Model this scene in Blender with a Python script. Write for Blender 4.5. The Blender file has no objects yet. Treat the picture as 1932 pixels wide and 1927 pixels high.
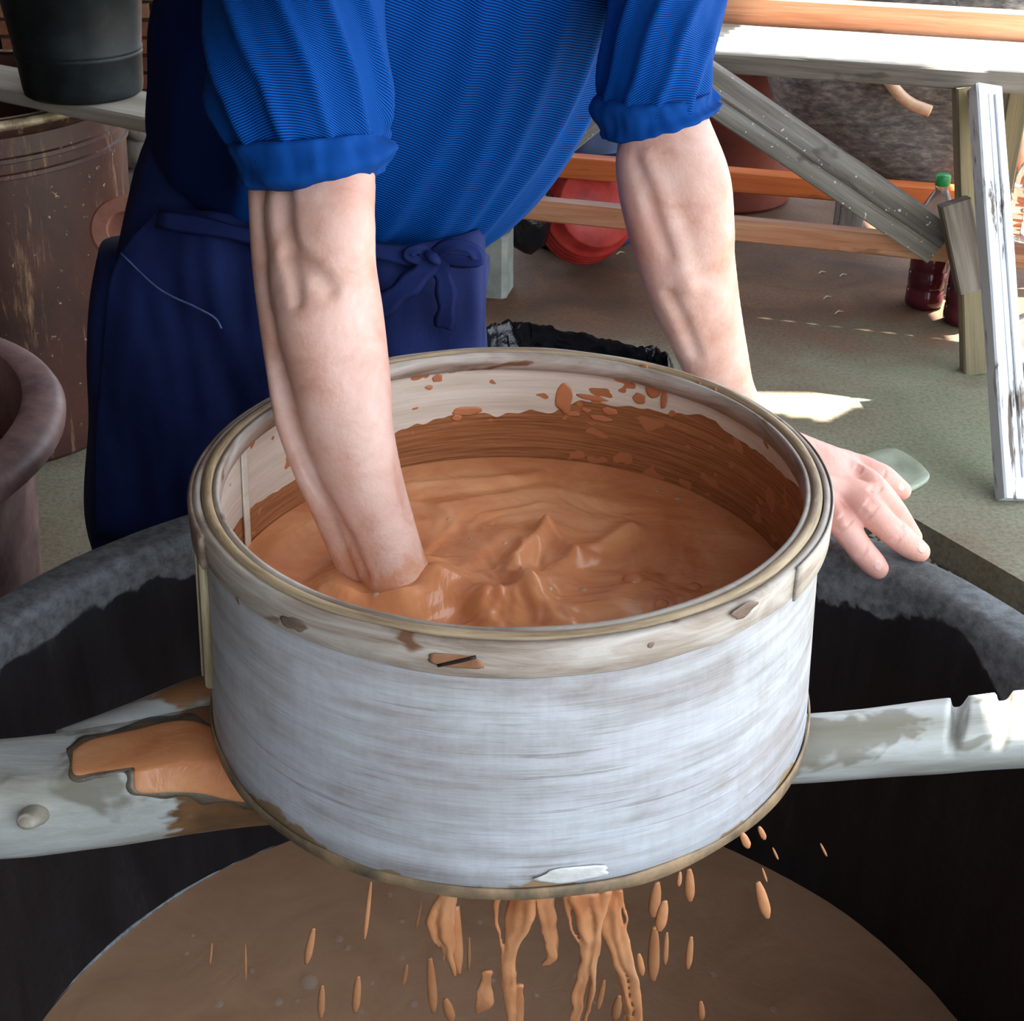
import bpy, bmesh, math, random
import numpy as np
from mathutils import Vector, Matrix, noise
random.seed(7); np.random.seed(7)
scene = bpy.context.scene
COL = scene.collection
V = Vector

# ------------------------------------------------------------------ camera
F = 2600.0; IW, IH = 1932.0, 1927.0
PITCH = math.radians(29.15); ROLL = math.radians(0.51)
CAM = V((0.0, -1.012, 1.395))
_cp, _sp, _c, _s = math.cos(PITCH), math.sin(PITCH), math.cos(ROLL), math.sin(ROLL)
_X, _U, _Fw = V((1, 0, 0)), V((0, _sp, _cp)), V((0, _cp, -_sp))
_right = _c * _X + _s * _U; _up = -_s * _X + _c * _U
cam = bpy.data.cameras.new('camera'); camo = bpy.data.objects.new('camera', cam); COL.objects.link(camo)
cam.sensor_fit = 'HORIZONTAL'; cam.sensor_width = 36.0; cam.lens = F / IW * 36.0; cam.clip_start = 0.02; cam.clip_end = 200
camo.matrix_world = Matrix(((_right.x, _up.x, -_Fw.x, CAM.x), (_right.y, _up.y, -_Fw.y, CAM.y), (_right.z, _up.z, -_Fw.z, CAM.z), (0, 0, 0, 1)))
scene.camera = camo

def ray(x, y): return _Fw + _right * ((x - IW / 2) / F) + _up * (-(y - IH / 2) / F)
def P(x, y, d): return CAM + ray(x, y) * d                         # a point at a depth
def Z(x, y, z): r = ray(x, y); return CAM + r * ((z - CAM.z) / r.z)  # a point on a level
def Y(x, y, yy): r = ray(x, y); return CAM + r * ((yy - CAM.y) / r.y)

# ------------------------------------------------------------------ light
scene.view_settings.view_transform = 'Standard'; scene.view_settings.look = 'None'
scene.view_settings.gamma = 1.0; scene.view_settings.use_curve_mapping = False
scene.view_settings.exposure = 1.4
world = bpy.data.worlds.new('world'); scene.world = world; world.use_nodes = True
wb = world.node_tree.nodes['Background']; wb.inputs[0].default_value = (0.80, 0.90, 1.0, 1); wb.inputs[1].default_value = 1.6
SUN = V((0.25, 0.20, 0.95)).normalized()
sl = bpy.data.lights.new('sun', 'SUN'); sl.energy = 14.0; sl.angle = math.radians(0.6); sl.color = (1.0, 0.95, 0.86)
so = bpy.data.objects.new('sun', sl); COL.objects.link(so); so.rotation_euler = (SUN).to_track_quat('Z', 'Y').to_euler(); so.location = (4, 3, 8)

# ------------------------------------------------------------------ helpers
WL = {}
def link(o, parent=None):
    COL.objects.link(o)
    if parent is not None: o.parent = parent
    return o
def tag(o, label=None, cat=None, group=None, kind=None):
    if label: o['label'] = label
    if cat: o['category'] = cat
    if group: o['group'] = group
    if kind: o['kind'] = kind
    return o
def thing(name, loc, label=None, cat=None, group=None, kind=None):
    o = bpy.data.objects.new(name, None); o.empty_display_size = .05
    o.location = loc; link(o); WL[o] = V(loc)
    return tag(o, label, cat, group, kind)
def ob(name, verts, faces, mat, parent=None, base=None, smooth=True, attrs=None):
    """verts in world coordinates -> one mesh object, origin at base (or the parent's origin)"""
    a = np.asarray([tuple(v) for v in verts] if not isinstance(verts, np.ndarray) else verts, dtype=np.float64)
    if parent is not None: b = WL[parent]
    elif base is not None: b = V(base)
    else: b = V(((a[:, 0].min() + a[:, 0].max()) / 2, (a[:, 1].min() + a[:, 1].max()) / 2, a[:, 2].min()))
    a = a - np.array(b)
    me = bpy.data.meshes.new(name); me.from_pydata([tuple(v) for v in a], [], [tuple(f) for f in faces])
    if smooth: me.polygons.foreach_set('use_smooth', [True] * len(me.polygons))
    if attrs:
        for k, vals in attrs.items():
            at = me.attributes.new(k, 'FLOAT', 'POINT'); at.data.foreach_set('value', np.asarray(vals, dtype=np.float32))
    if mat: me.materials.append(mat)
    me.update()
    o = bpy.data.objects.new(name, me); link(o, parent); WL[o] = b
    if parent is None: o.location = b
    return o
def fixn(o):
    bm = bmesh.new(); bm.from_mesh(o.data); bmesh.ops.recalc_face_normals(bm, faces=bm.faces); bm.to_mesh(o.data); bm.free(); return o
def crom(pts, n):
    """Catmull-Rom resampling of rows of numbers"""
    p = np.asarray(pts, float); m = len(p)
    if m == 2: t = np.linspace(0, 1, n)[:, None]; return p[0] * (1 - t) + p[1] * t
    q = np.vstack([2 * p[0] - p[1], p, 2 * p[-1] - p[-2]])
    out = []
    for s in np.linspace(0, m - 1, n):
        i = min(int(s), m - 2); t = s - i
        a, b, c, d = q[i], q[i + 1], q[i + 2], q[i + 3]
        out.append(.5 * ((2 * b) + (-a + c) * t + (2 * a - 5 * b + 4 * c - d) * t * t + (-a + 3 * b - 3 * c + d) * t ** 3))
    return np.array(out)
def gridf(n, m, wrap=True, cap0=False, cap1=False):
    f = []
    for i in range(n - 1):
        for j in range(m if wrap else m - 1):
            k = (j + 1) % m
            f.append((i * m + j, i * m + k, (i + 1) * m + k, (i + 1) * m + j))
    if cap0: f.append(tuple(range(m))[::-1])
    if cap1: f.append(tuple((n - 1) * m + j for j in range(m)))
    return f
def loft(sections, rows, seg, lat=V((1, 0, 0)), disp=None, exp=2.0):
    """sections: (centre, half width, half depth); returns verts, arc length and angle per vertex. theta=90deg faces the front"""
    arr = crom([[*c, a, b] for c, a, b in sections], rows)
    vs, al, th, base = [], [], [], []
    for i in range(rows):
        c = V(arr[i, :3])
        t = V(arr[min(i + 1, rows - 1), :3]) - V(arr[max(i - 1, 0), :3]); t.normalize()
        lt = (lat - t * lat.dot(t)).normalized(); fr = lt.cross(t).normalized()
        a, b = arr[i, 3], arr[i, 4]
        for j in range(seg):
            w = 2 * math.pi * j / seg; cw, sw = math.cos(w), math.sin(w)
            ex = 2.0 / exp
            x = math.copysign(abs(cw) ** ex, cw); y = math.copysign(abs(sw) ** ex, sw)
            n = (lt * x * b + fr * y * a).normalized()
            p = c + lt * (x * a) + fr * (y * b)
            base.append(p); al.append(al[(i - 1) * seg + j] + (p - base[(i - 1) * seg + j]).length if i else 0.0)
            if disp: p = p + n * disp(w, i / (rows - 1), p)
            vs.append(p); th.append(w)
    return vs, al, th
def lathe(profile, seg, centre, wob=None):
    """profile (r, z) list -> verts, faces (open rings) about a vertical axis"""
    vs = []
    for k, (r, z) in enumerate(profile):
        for j in range(seg):
            w = 2 * math.pi * j / seg
            dr, dz = wob(w, k, r, z) if wob else (0, 0)
            vs.append((centre[0] + (r + dr) * math.cos(w), centre[1] + (r + dr) * math.sin(w), centre[2] + z + dz))
    return vs, gridf(len(profile), seg)
def tube(pts, radii, seg=10, rows=None, flat=1.0, upv=None):
    rows = rows or len(pts) * 4
    arr = crom([[*p, r] for p, r in zip(pts, radii)], rows)
    vs = []; prev = None
    for i in range(rows):
        c = V(arr[i, :3]); t = (V(arr[min(i + 1, rows - 1), :3]) - V(arr[max(i - 1, 0), :3])).normalized()
        ref = upv or (V((0, 0, 1)) if abs(t.z) < .9 else V((0, 1, 0)))
        if prev is not None and upv is None: ref = prev
        s = t.cross(ref).normalized(); u = s.cross(t).normalized(); prev = u
        for j in range(seg):
            w = 2 * math.pi * j / seg
            vs.append(c + s * (math.cos(w) * arr[i, 3]) + u * (math.sin(w) * arr[i, 3] * flat))
    return vs, gridf(rows, seg, True, True, True)
def beam(name, p0, p1, w, h, mat, parent=None, up=V((0, 0, 1)), ch=.004, rough=.0, wob=0.0, label=None):
    """a sawn timber: length along local x, width w (local y), height h (local z), chamfered, slightly uneven"""
    p0, p1 = V(p0), V(p1); ax = (p1 - p0); L = ax.length; ax.normalize()
    yv = up.cross(ax).normalized(); zv = ax.cross(yv).normalized()
    n = max(2, int(L / .06)) if wob else 2
    prof = [(-w/2+ch, -h/2), (w/2-ch, -h/2), (w/2, -h/2+ch), (w/2, h/2-ch), (w/2-ch, h/2), (-w/2+ch, h/2), (-w/2, h/2-ch), (-w/2, -h/2+ch)]
    vs = []; sd = random.random() * 50
    for i in range(n):
        x = L * i / (n - 1)
        for k, (a, b) in enumerate(prof):
            q = V((x * 3 + sd, a * 20, b * 20)); d = wob * noise.noise(q)
            vs.append((x, a + d, b + d * .7))
    fs = gridf(n, 8, True, True, True)
    me = bpy.data.meshes.new(name); me.from_pydata(vs, [], fs); me.materials.append(mat); me.update()
    o = bpy.data.objects.new(name, me); link(o, parent); fixn(o)
    pl = WL[parent] if parent else V((0, 0, 0))
    m = Matrix(((ax.x, yv.x, zv.x, 0), (ax.y, yv.y, zv.y, 0), (ax.z, yv.z, zv.z, 0), (0, 0, 0, 1)))
    m.translation = p0 - pl; o.matrix_local = m; WL[o] = p0
    if label: o['label'] = label
    return o

FR = _Fw * -1
# ---- implicit surfaces for the skin
class Field:
    def __init__(s, lo, hi, h):
        s.lo = np.array(lo, float); s.h = h
        s.n = np.ceil((np.array(hi) - s.lo) / h).astype(int) + 1
        s.d = np.full(s.n, 0.2, np.float32)
    def block(s, lo, hi):
        a = np.clip(np.floor((np.array(lo) - s.lo) / s.h).astype(int), 0, s.n); b = np.clip(np.ceil((np.array(hi) - s.lo) / s.h).astype(int) + 1, 0, s.n)
        sl = tuple(slice(a[i], b[i]) for i in range(3))
        g = np.meshgrid(*[s.lo[i] + s.h * np.arange(a[i], b[i]) for i in range(3)], indexing='ij')
        return sl, np.stack(g, -1)
    def seg(s, a, b, ra, rb, k=.012, flat=None, cut=False):
        a, b = np.array(a), np.array(b); m = max(ra, rb) + k * 1.5 + .01
        sl, g = s.block(np.minimum(a, b) - m, np.maximum(a, b) + m)
        if g.size == 0: return
        ab = b - a; q = g - a; t = np.clip((q @ ab) / max(ab @ ab, 1e-12), 0, 1)
        w = q - t[..., None] * ab
        if flat is not None:
            nrm, f = np.array(flat[0]), flat[1]
            w = w + (w @ nrm)[..., None] * nrm * (f - 1)
        d = np.linalg.norm(w, axis=-1) - (ra + (rb - ra) * t)
        c = s.d[sl]
        if cut:
            d = -d; hh = np.maximum(k - np.abs(c - d), 0) / k; s.d[sl] = np.maximum(c, d) + hh * hh * k / 4
        else:
            hh = np.maximum(k - np.abs(c - d), 0) / k; s.d[sl] = np.minimum(c, d) - hh * hh * k / 4
    def chain(s, pts, rad, k=.012, rows=None, flat=None, cut=False):
        arr = crom([[*p, r] for p, r in zip(pts, rad)], rows or len(pts) * 3)
        m = arr[:, 3].max() + k * 1.5 + .006
        sl, g = s.block(arr[:, :3].min(0) - m, arr[:, :3].max(0) + m)
        if g.size == 0: return
        T = np.full(g.shape[:3], .2, np.float32); o = s.lo + s.h * np.array([q.start for q in sl])
        for i in range(len(arr) - 1):
            a, b, ra, rb = arr[i, :3], arr[i + 1, :3], arr[i, 3], arr[i + 1, 3]
            mm = max(ra, rb) + k * 1.5 + .006
            lo = np.clip(np.floor((np.minimum(a, b) - mm - o) / s.h).astype(int), 0, T.shape); hi = np.clip(np.ceil((np.maximum(a, b) + mm - o) / s.h).astype(int) + 1, 0, T.shape)
            q_ = tuple(slice(lo[j], hi[j]) for j in range(3))
            ab = b - a; q = g[q_] - a; t = np.clip((q @ ab) / max(ab @ ab, 1e-12), 0, 1); w = q - t[..., None] * ab
            if flat is not None: nrm = np.array(flat[0]); w = w + (w @ nrm)[..., None] * nrm * (flat[1] - 1)
            d = np.linalg.norm(w, axis=-1) - (ra + (rb - ra) * t); T[q_] = np.minimum(T[q_], d)
        c = s.d[sl]
        if cut: T = -T; hh = np.maximum(k - np.abs(c - T), 0) / k; s.d[sl] = np.maximum(c, T) + hh * hh * k / 4
        else: hh = np.maximum(k - np.abs(c - T), 0) / k; s.d[sl] = np.minimum(c, T) - hh * hh * k / 4
    def val(s, p):
        q = np.clip((np.array(p) - s.lo) / s.h, 0, s.n - 1.001); i = q.astype(int); f = q - i; v = 0
        for a in (0, 1):
            for b in (0, 1):
                for c in (0, 1): v += (f[0] if a else 1 - f[0]) * (f[1] if b else 1 - f[1]) * (f[2] if c else 1 - f[2]) * s.d[i[0] + a, i[1] + b, i[2] + c]
        return v
    def hit(s, x, y, d0, d1, n=260):
        for i in range(n):
            d = d0 + (d1 - d0) * i / n; p = P(x, y, d)
            if all(s.lo[k] < p[k] < s.lo[k] + s.h * (s.n[k] - 1) for k in range(3)) and s.val(p) < 0: return p
        return None
    def normal(s, p, e=.002):
        return V([s.val(p + V((e if k == 0 else 0, e if k == 1 else 0, e if k == 2 else 0))) - s.val(p - V((e if k == 0 else 0, e if k == 1 else 0, e if k == 2 else 0))) for k in range(3)]).normalized()
    def groove(s, px, d0, d1, rad, k=.006, lift=.4, cut=True, tol=None):
        pts, rr = [], []; hs = [s.hit(x, y, d0, d1) for x, y in px]; dd = sorted((h - CAM).dot(_Fw) for h in hs if h is not None)
        for p, r in zip(hs, rad):
            if p is not None and (tol is None or abs((p - CAM).dot(_Fw) - dd[len(dd) // 2]) < tol): pts.append(p + FR * (r * lift)); rr.append(r)
        if len(pts) > 1: s.chain(pts, rr, k, rows=len(pts) * 4, cut=cut)
    def mesh(s):
        D = s.d; S = D < 0; n = np.array(D.shape)
        c = np.zeros(n - 1, np.int8)
        for i in (0, 1):
            for j in (0, 1):
                for k in (0, 1): c += S[i:n[0]-1+i, j:n[1]-1+j, k:n[2]-1+k]
        act = (c > 0) & (c < 8); ids = np.full(n - 1, -1, np.int64); w = np.argwhere(act); ids[act] = np.arange(len(w))
        acc = np.zeros((len(w), 3)); cnt = np.zeros(len(w))
        for ax in range(3):
            o1, o2 = [x for x in range(3) if x != ax]
            for u in (0, 1):
                for v in (0, 1):
                    A = w.copy(); A[:, o1] += u; A[:, o2] += v; B = A.copy(); B[:, ax] += 1
                    da, db = D[tuple(A.T)], D[tuple(B.T)]; m = (da < 0) != (db < 0)
                    t = np.where(m, da / np.where(m, da - db, 1), 0)
                    pos = A.astype(float); pos[:, ax] += t
                    acc[m] += pos[m]; cnt[m] += 1
        vs = acc / cnt[:, None] * s.h + s.lo
        fs = []
        for ax in range(3):
            o1, o2 = (ax + 1) % 3, (ax + 2) % 3
            sa = [slice(None)] * 3; sb = [slice(None)] * 3
            sa[ax] = slice(0, n[ax] - 1); sb[ax] = slice(1, n[ax])
            e = np.argwhere(S[tuple(sa)] != S[tuple(sb)])
            e = e[(e[:, o1] > 0) & (e[:, o2] > 0) & (e[:, o1] < n[o1] - 1) & (e[:, o2] < n[o2] - 1)]
            def cell(d1, d2):
                q = e.copy(); q[:, o1] += d1; q[:, o2] += d2; return ids[tuple(q.T)]
            f = np.stack([cell(-1, -1), cell(0, -1), cell(0, 0), cell(-1, 0)], 1)
            fl = ~S[tuple(e.T)]; f[fl] = f[fl][:, ::-1]
            fs.append(f)
        f = np.vstack(fs); return vs, f[(f >= 0).all(1)]

# ------------------------------------------------------------------ materials
class NT:
    def __init__(s, name):
        s.m = bpy.data.materials.new(name); s.m.use_nodes = True; s.t = s.m.node_tree
        s.b = s.t.nodes['Principled BSDF']; s.out = s.t.nodes['Material Output']
    def n(s, typ, **kw):
        x = s.t.nodes.new(typ)
        for k, v in kw.items():
            if hasattr(x, k): setattr(x, k, v)
            else: x.inputs[k].default_value = v
        return x
    def l(s, a, b): s.t.links.new(a, b)
    def coord(s, scale=(1, 1, 1), src='Object'):
        tc = s.n('ShaderNodeTexCoord'); mp = s.n('ShaderNodeMapping'); mp.inputs['Scale'].default_value = scale
        s.l(tc.outputs[src], mp.inputs[0]); return mp.outputs[0]
    def noise(s, vec, scale, detail=5, rough=.6, dist=0.0):
        x = s.n('ShaderNodeTexNoise'); x.inputs['Scale'].default_value = scale; x.inputs['Detail'].default_value = detail
        x.inputs['Roughness'].default_value = rough; x.inputs['Distortion'].default_value = dist
        if vec is not None: s.l(vec, x.inputs['Vector'])
        return x.outputs[0]
    def ramp(s, fac, stops, interp='LINEAR'):
        x = s.n('ShaderNodeValToRGB'); cr = x.color_ramp; cr.interpolation = interp
        while len(cr.elements) > 1: cr.elements.remove(cr.elements[-1])
        for i, (p, c) in enumerate(stops):
            e = cr.elements[0] if i == 0 else cr.elements.new(p)
            e.position = p; e.color = (*c, 1) if not isinstance(c, (int, float)) else (c, c, c, 1)
        s.l(fac, x.inputs[0]); return x.outputs[0]
    def mix(s, fac, a, b, mode='MIX'):
        x = s.n('ShaderNodeMix'); x.data_type = 'RGBA'; x.blend_type = mode
        for i, v in ((0, fac), (6, a), (7, b)):
            if hasattr(v, 'is_linked') or isinstance(v, bpy.types.NodeSocket): s.l(v, x.inputs[i])
            elif isinstance(v, (int, float)): x.inputs[i].default_value = v if i == 0 else (v, v, v, 1)
            else: x.inputs[i].default_value = (*v, 1)
        return x.outputs[2]
    def math(s, op, a, b=0.0, c=None, clamp=False):
        x = s.n('ShaderNodeMath'); x.operation = op; x.use_clamp = clamp
        for i, v in enumerate((a, b) if c is None else (a, b, c)):
            if isinstance(v, bpy.types.NodeSocket): s.l(v, x.inputs[i])
            else: x.inputs[i].default_value = v
        return x.outputs[0]
    def step(s, v, a, b):
        x = s.n('ShaderNodeMapRange'); x.interpolation_type = 'SMOOTHSTEP'
        s.l(v, x.inputs[0]); x.inputs[1].default_value = a; x.inputs[2].default_value = b; return x.outputs[0]
    def xyz(s, vec):
        x = s.n('ShaderNodeSeparateXYZ'); s.l(vec, x.inputs[0]); return x.outputs
    def attr(s, name):
        x = s.n('ShaderNodeAttribute'); x.attribute_name = name; return x.outputs['Fac']
    def bump(s, h, strength=.3, dist=.002):
        x = s.n('ShaderNodeBump'); x.inputs['Strength'].default_value = strength; x.inputs['Distance'].default_value = dist
        s.l(h, x.inputs['Height']); s.l(x.outputs[0], s.b.inputs['Normal']); return x
    def set(s, col=None, rough=None, **kw):
        for k, v in (('Base Color', col), ('Roughness', rough)):
            if v is None: continue
            if isinstance(v, bpy.types.NodeSocket): s.l(v, s.b.inputs[k])
            else: s.b.inputs[k].default_value = (*v, 1) if k == 'Base Color' else v
        for k, v in kw.items():
            k = k.replace('_', ' ')
            if isinstance(v, bpy.types.NodeSocket): s.l(v, s.b.inputs[k])
            else: s.b.inputs[k].default_value = v
        return s.m
def srgb(r, g, b):
    f = lambda c: (c / 255 / 12.92) if c <= 10 else (((c / 255) + .055) / 1.055) ** 2.4
    return (f(r), f(g), f(b))
def simple(name, cols, scale=10, stretch=(1, 1, 1), rough=.6, bump=.25, bscale=None, bdist=.002, dist=.3, detail=6, spec=.5, lo=.32, hi=.68, **kw):
    m = NT(name); c = m.coord(stretch)
    n = m.noise(c, scale, detail, .62, dist)
    st = [(lo + (hi - lo) * i / max(1, len(cols) - 1), c_) for i, c_ in enumerate(cols)]
    col = m.ramp(n, st)
    n2 = m.noise(c, bscale or scale * 6, 4)
    m.bump(n2, bump, bdist)
    r = m.math('MULTIPLY_ADD', n2, .25, rough - .12)
    kw['Specular_IOR_Level'] = spec
    return m.set(col, r, **kw)

MAT = {}
def wood(name, cols, rough=.65, grain=.55, speck=None, lo=.32, hi=.68):
    """sawn timber; the grain runs along local x"""
    m = NT(name); n = m.noise(m.coord((.14, 2.4, 2.4)), 6, 6, .62, .5); g = m.noise(m.coord((.35, 14, 14)), 11, 5, .7, .3); k = m.noise(m.coord((.8, 2, 2)), 5, 3, .5, 1.2)
    col = m.ramp(n, [(lo + (hi - lo) * i / (len(cols) - 1), c) for i, c in enumerate(cols)])
    col = m.mix(grain, col, m.ramp(g, [(.34, .42), (.46, .95), (.66, 1.18)]), 'MULTIPLY')
    col = m.mix(m.math('MULTIPLY', m.step(k, .66, .74), .5), col, tuple(v * .35 for v in cols[0]))
    if speck:
        sp = m.noise(m.coord(), 95, 2, .5); col = m.mix(m.step(sp, .70, .73), col, speck)
    m.bump(g, .45, .002); return m.set(col, m.math('MULTIPLY_ADD', g, .2, rough - .1), Specular_IOR_Level=.35)
W_GREY = wood('weathered_wood', [srgb(74, 66, 60), srgb(122, 116, 110), srgb(164, 162, 160)], .7, .6, srgb(214, 214, 212))
W_DARK = wood('grey_brown_wood', [srgb(66, 54, 46), srgb(102, 92, 84), srgb(134, 126, 118)], .7, .6)
W_TOP = wood('bleached_plank', [srgb(150, 140, 125), srgb(186, 178, 164), srgb(205, 200, 190)], .6, .35)
W_ORANGE = wood('orange_wood', [srgb(150, 70, 32), srgb(190, 96, 44), srgb(204, 116, 62)], .55, .35)
W_BROWN = wood('brown_wood', [srgb(118, 72, 50), srgb(164, 108, 78), srgb(190, 146, 116)], .6, .45)
W_OLIVE = wood('mossy_wood', [srgb(84, 78, 62), srgb(122, 112, 90), srgb(146, 128, 96)], .7, .5)
W_PAINT = simple('flaking_white_paint', [srgb(92, 74, 58), srgb(196, 198, 202), srgb(222, 226, 232)], 9, (.4, 2.4, 2.4), .55, .5, 20, lo=.40, hi=.47)
M_SOIL = None

def mat_floor():
    m = NT('worn_concrete'); c = m.coord()
    n = m.noise(c, 1.3, 6, .6, .4); n2 = m.noise(c, 95, 6, .75); n3 = m.noise(c, 4.5, 5, .6, .6)
    a = m.ramp(n, [(.34, srgb(116, 96, 74)), (.5, srgb(130, 126, 106)), (.66, srgb(112, 122, 94))])
    xyz = m.xyz(m.coord())
    # trodden earth lies over the concrete further back
    far = m.math('ADD', xyz[1], m.math('MULTIPLY', m.math('SUBTRACT', n3, .5), .9))
    dirt = m.step(far, 2.05, 2.65)
    a = m.mix(dirt, a, m.ramp(n3, [(.3, srgb(78, 54, 38)), (.7, srgb(112, 80, 56))]))
    sp = m.ramp(n2, [(.36, 0.35), (.5, 1.0), (.66, 1.45)])
    a = m.mix(.5, a, sp, 'MULTIPLY')
    m.bump(n2, .45, .004)
    return m.set(a, .85)
def mat_tub():
    m = NT('dark_rubber'); c = m.coord(); xyz = m.xyz(c)
    n = m.noise(c, 3.5, 6, .6, .4); nf = m.noise(c, 70, 5, .7); nd = m.noise(m.coord((1, 1, .18)), 30, 4, .7)
    # wet line: an irregular edge below the lip
    edge = m.math('ADD', xyz[2], m.math('MULTIPLY', m.math('SUBTRACT', n, .5), .24))
    dry = m.step(edge, .622, .629)
    wet = m.ramp(nd, [(.35, srgb(27, 25, 28)), (.62, srgb(40, 38, 42)), (.75, srgb(58, 54, 54))])
    dr = m.ramp(n, [(.3, srgb(80, 82, 82)), (.52, srgb(110, 112, 116)), (.72, srgb(150, 152, 154))])
    dr = m.mix(.8, dr, m.ramp(nf, [(.35, .45), (.65, 1.4)]), 'MULTIPLY')
    m.bump(nf, .35, .003)
    return m.set(m.mix(dry, wet, dr), m.math('MULTIPLY_ADD', dry, .3, .42), Specular_IOR_Level=.35)
def mat_sieve_wall():
    m = NT('bent_cypress_wood'); c = m.coord((1, 1, 1)); xyz = m.xyz(c)
    inner = m.math('GREATER_THAN', m.attr('inner'), .5)
    g = m.noise(m.coord((1.2, 1.2, 16)), 4, 7, .62, .25); gf = m.noise(m.coord((1.5, 1.5, 60)), 9, 5, .7)
    patch = m.noise(c, 7, 5, .6, .3); fib = m.noise(m.coord((30, 30, 4)), 6, 3, .6)
    base = m.ramp(m.mix(.5, g, m.noise(m.coord((1, 1, 2.2)), 9, 6, .65, .5)), [(.34, srgb(146, 138, 136)), (.46, srgb(176, 174, 176)), (.58, srgb(196, 198, 204)), (.7, srgb(178, 168, 160))])
    base = m.mix(.4, base, m.ramp(gf, [(.33, .60), (.46, 1.02), (.7, 1.08)]), 'MULTIPLY')
    base = m.mix(.25, base, m.ramp(fib, [(.3, .8), (.6, 1.1)]), 'MULTIPLY')
    ln = m.noise(m.coord((1.1, 1.1, 30)), 7, 4, .6, .35); lm = m.step(m.noise(m.coord((1, 1, 2)), 6, 3), .46, .60)
    base = m.mix(m.math('MULTIPLY', m.math('MULTIPLY', m.math('SUBTRACT', 1, m.step(ln, .36, .43)), lm), .42), base, srgb(112, 96, 84))
    base = m.mix(m.math('MULTIPLY', m.step(patch, .58, .70), .4), base, srgb(150, 128, 112))
    # slurry stain along the foot
    e = m.math('ADD', xyz[2], m.math('MULTIPLY', m.math('SUBTRACT', m.noise(c, 14, 4, .55), .5), -.085))
    base = m.mix(m.math('SUBTRACT', 1, m.step(e, .006, .009)), base, m.ramp(patch, [(.35, srgb(120, 104, 84)), (.6, srgb(176, 146, 110))]))
    # inside: soaked brown up to a ragged tide line, splashes above it
    pale = m.ramp(g, [(.3, srgb(196, 180, 162)), (.6, srgb(218, 206, 192))])
    pale = m.mix(.3, pale, m.ramp(gf, [(.35, .7), (.6, 1.1)]), 'MULTIPLY')
    soak = m.ramp(gf, [(.3, srgb(112, 68, 40)), (.5, srgb(150, 96, 60)), (.7, srgb(176, 122, 82))])
    lf = m.noise(m.coord((1, 1, .6)), 5, 4, .55)
    right = m.step(xyz[0], .02, .22)
    lvl = m.math('ADD', m.math('MULTIPLY', m.math('SUBTRACT', lf, .5), .12), m.math('MULTIPLY_ADD', right, .05, .142))
    sm = m.math('LESS_THAN', xyz[2], lvl)
    vor = m.n('ShaderNodeTexNoise'); vor.inputs['Scale'].default_value = 42; vor.inputs['Detail'].default_value = 1.0; m.l(m.coord((1, 1, 1.6)), vor.inputs['Vector'])
    band = m.math('MULTIPLY', m.step(xyz[2], .222, .17), m.step(xyz[0], -.05, .12))
    spl = m.math('GREATER_THAN', m.math('MULTIPLY_ADD', band, .10, vor.outputs[0]), .71)
    ins = m.mix(sm, pale, soak); ins = m.mix(spl, ins, srgb(176, 112, 74))
    col = m.mix(inner, base, ins)
    col = m.mix(m.step(xyz[2], .2195, .2225), col, m.ramp(gf, [(.35, srgb(132, 108, 82)), (.6, srgb(186, 164, 132))]))
    wet = m.math('MULTIPLY', inner, m.math('MAXIMUM', sm, spl))
    m.bump(gf, .3, .0015)
    return m.set(col, m.math('MULTIPLY_ADD', wet, -.32, .58), Specular_IOR_Level=.4)
def mat_hoop():
    m = NT('hoop_wood'); c = m.coord((1, 1, 5)); g = m.noise(c, 9, 6, .6, 1.2); gf = m.noise(m.coord((1.5, 1.5, 50)), 8, 5, .7)
    k = m.noise(m.coord((1, 1, 2)), 14, 3, .5, .4)
    col = m.ramp(g, [(.3, srgb(130, 110, 96)), (.48, srgb(174, 160, 148)), (.65, srgb(196, 188, 180))])
    col = m.mix(.4, col, m.ramp(gf, [(.35, .7), (.6, 1.1)]), 'MULTIPLY')
    col = m.mix(m.step(k, .63, .68), col, srgb(116, 80, 58))
    m.bump(gf, .3, .0015); return m.set(col, .55, Specular_IOR_Level=.4)
def mat_slurry(name='orange_slurry', wet=.24, cols=None):
    m = NT(name); c = m.coord(); n = m.noise(c, 9, 5, .6, .8)
    col = m.ramp(n, cols or [(.32, srgb(200, 124, 82)), (.5, srgb(218, 146, 100)), (.7, srgb(230, 170, 124))])
    nb = m.noise(c, 22, 4, .6, 1.2); m.bump(nb, .25, .006)
    return m.set(col, wet, Specular_IOR_Level=.45, Subsurface_Weight=.08, Subsurface_Radius=(.01, .004, .002), Subsurface_Scale=.5)
def mat_water():
    m = NT('murky_brown_water'); c = m.coord(); n = m.noise(c, 8, 6, .65, 1.0)
    col = m.ramp(n, [(.35, srgb(182, 140, 110)), (.65, srgb(198, 156, 124))])
    m.bump(m.noise(c, 26, 4, .6, .6), .4, .006)
    return m.set(col, .10, Specular_IOR_Level=.5)
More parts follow.
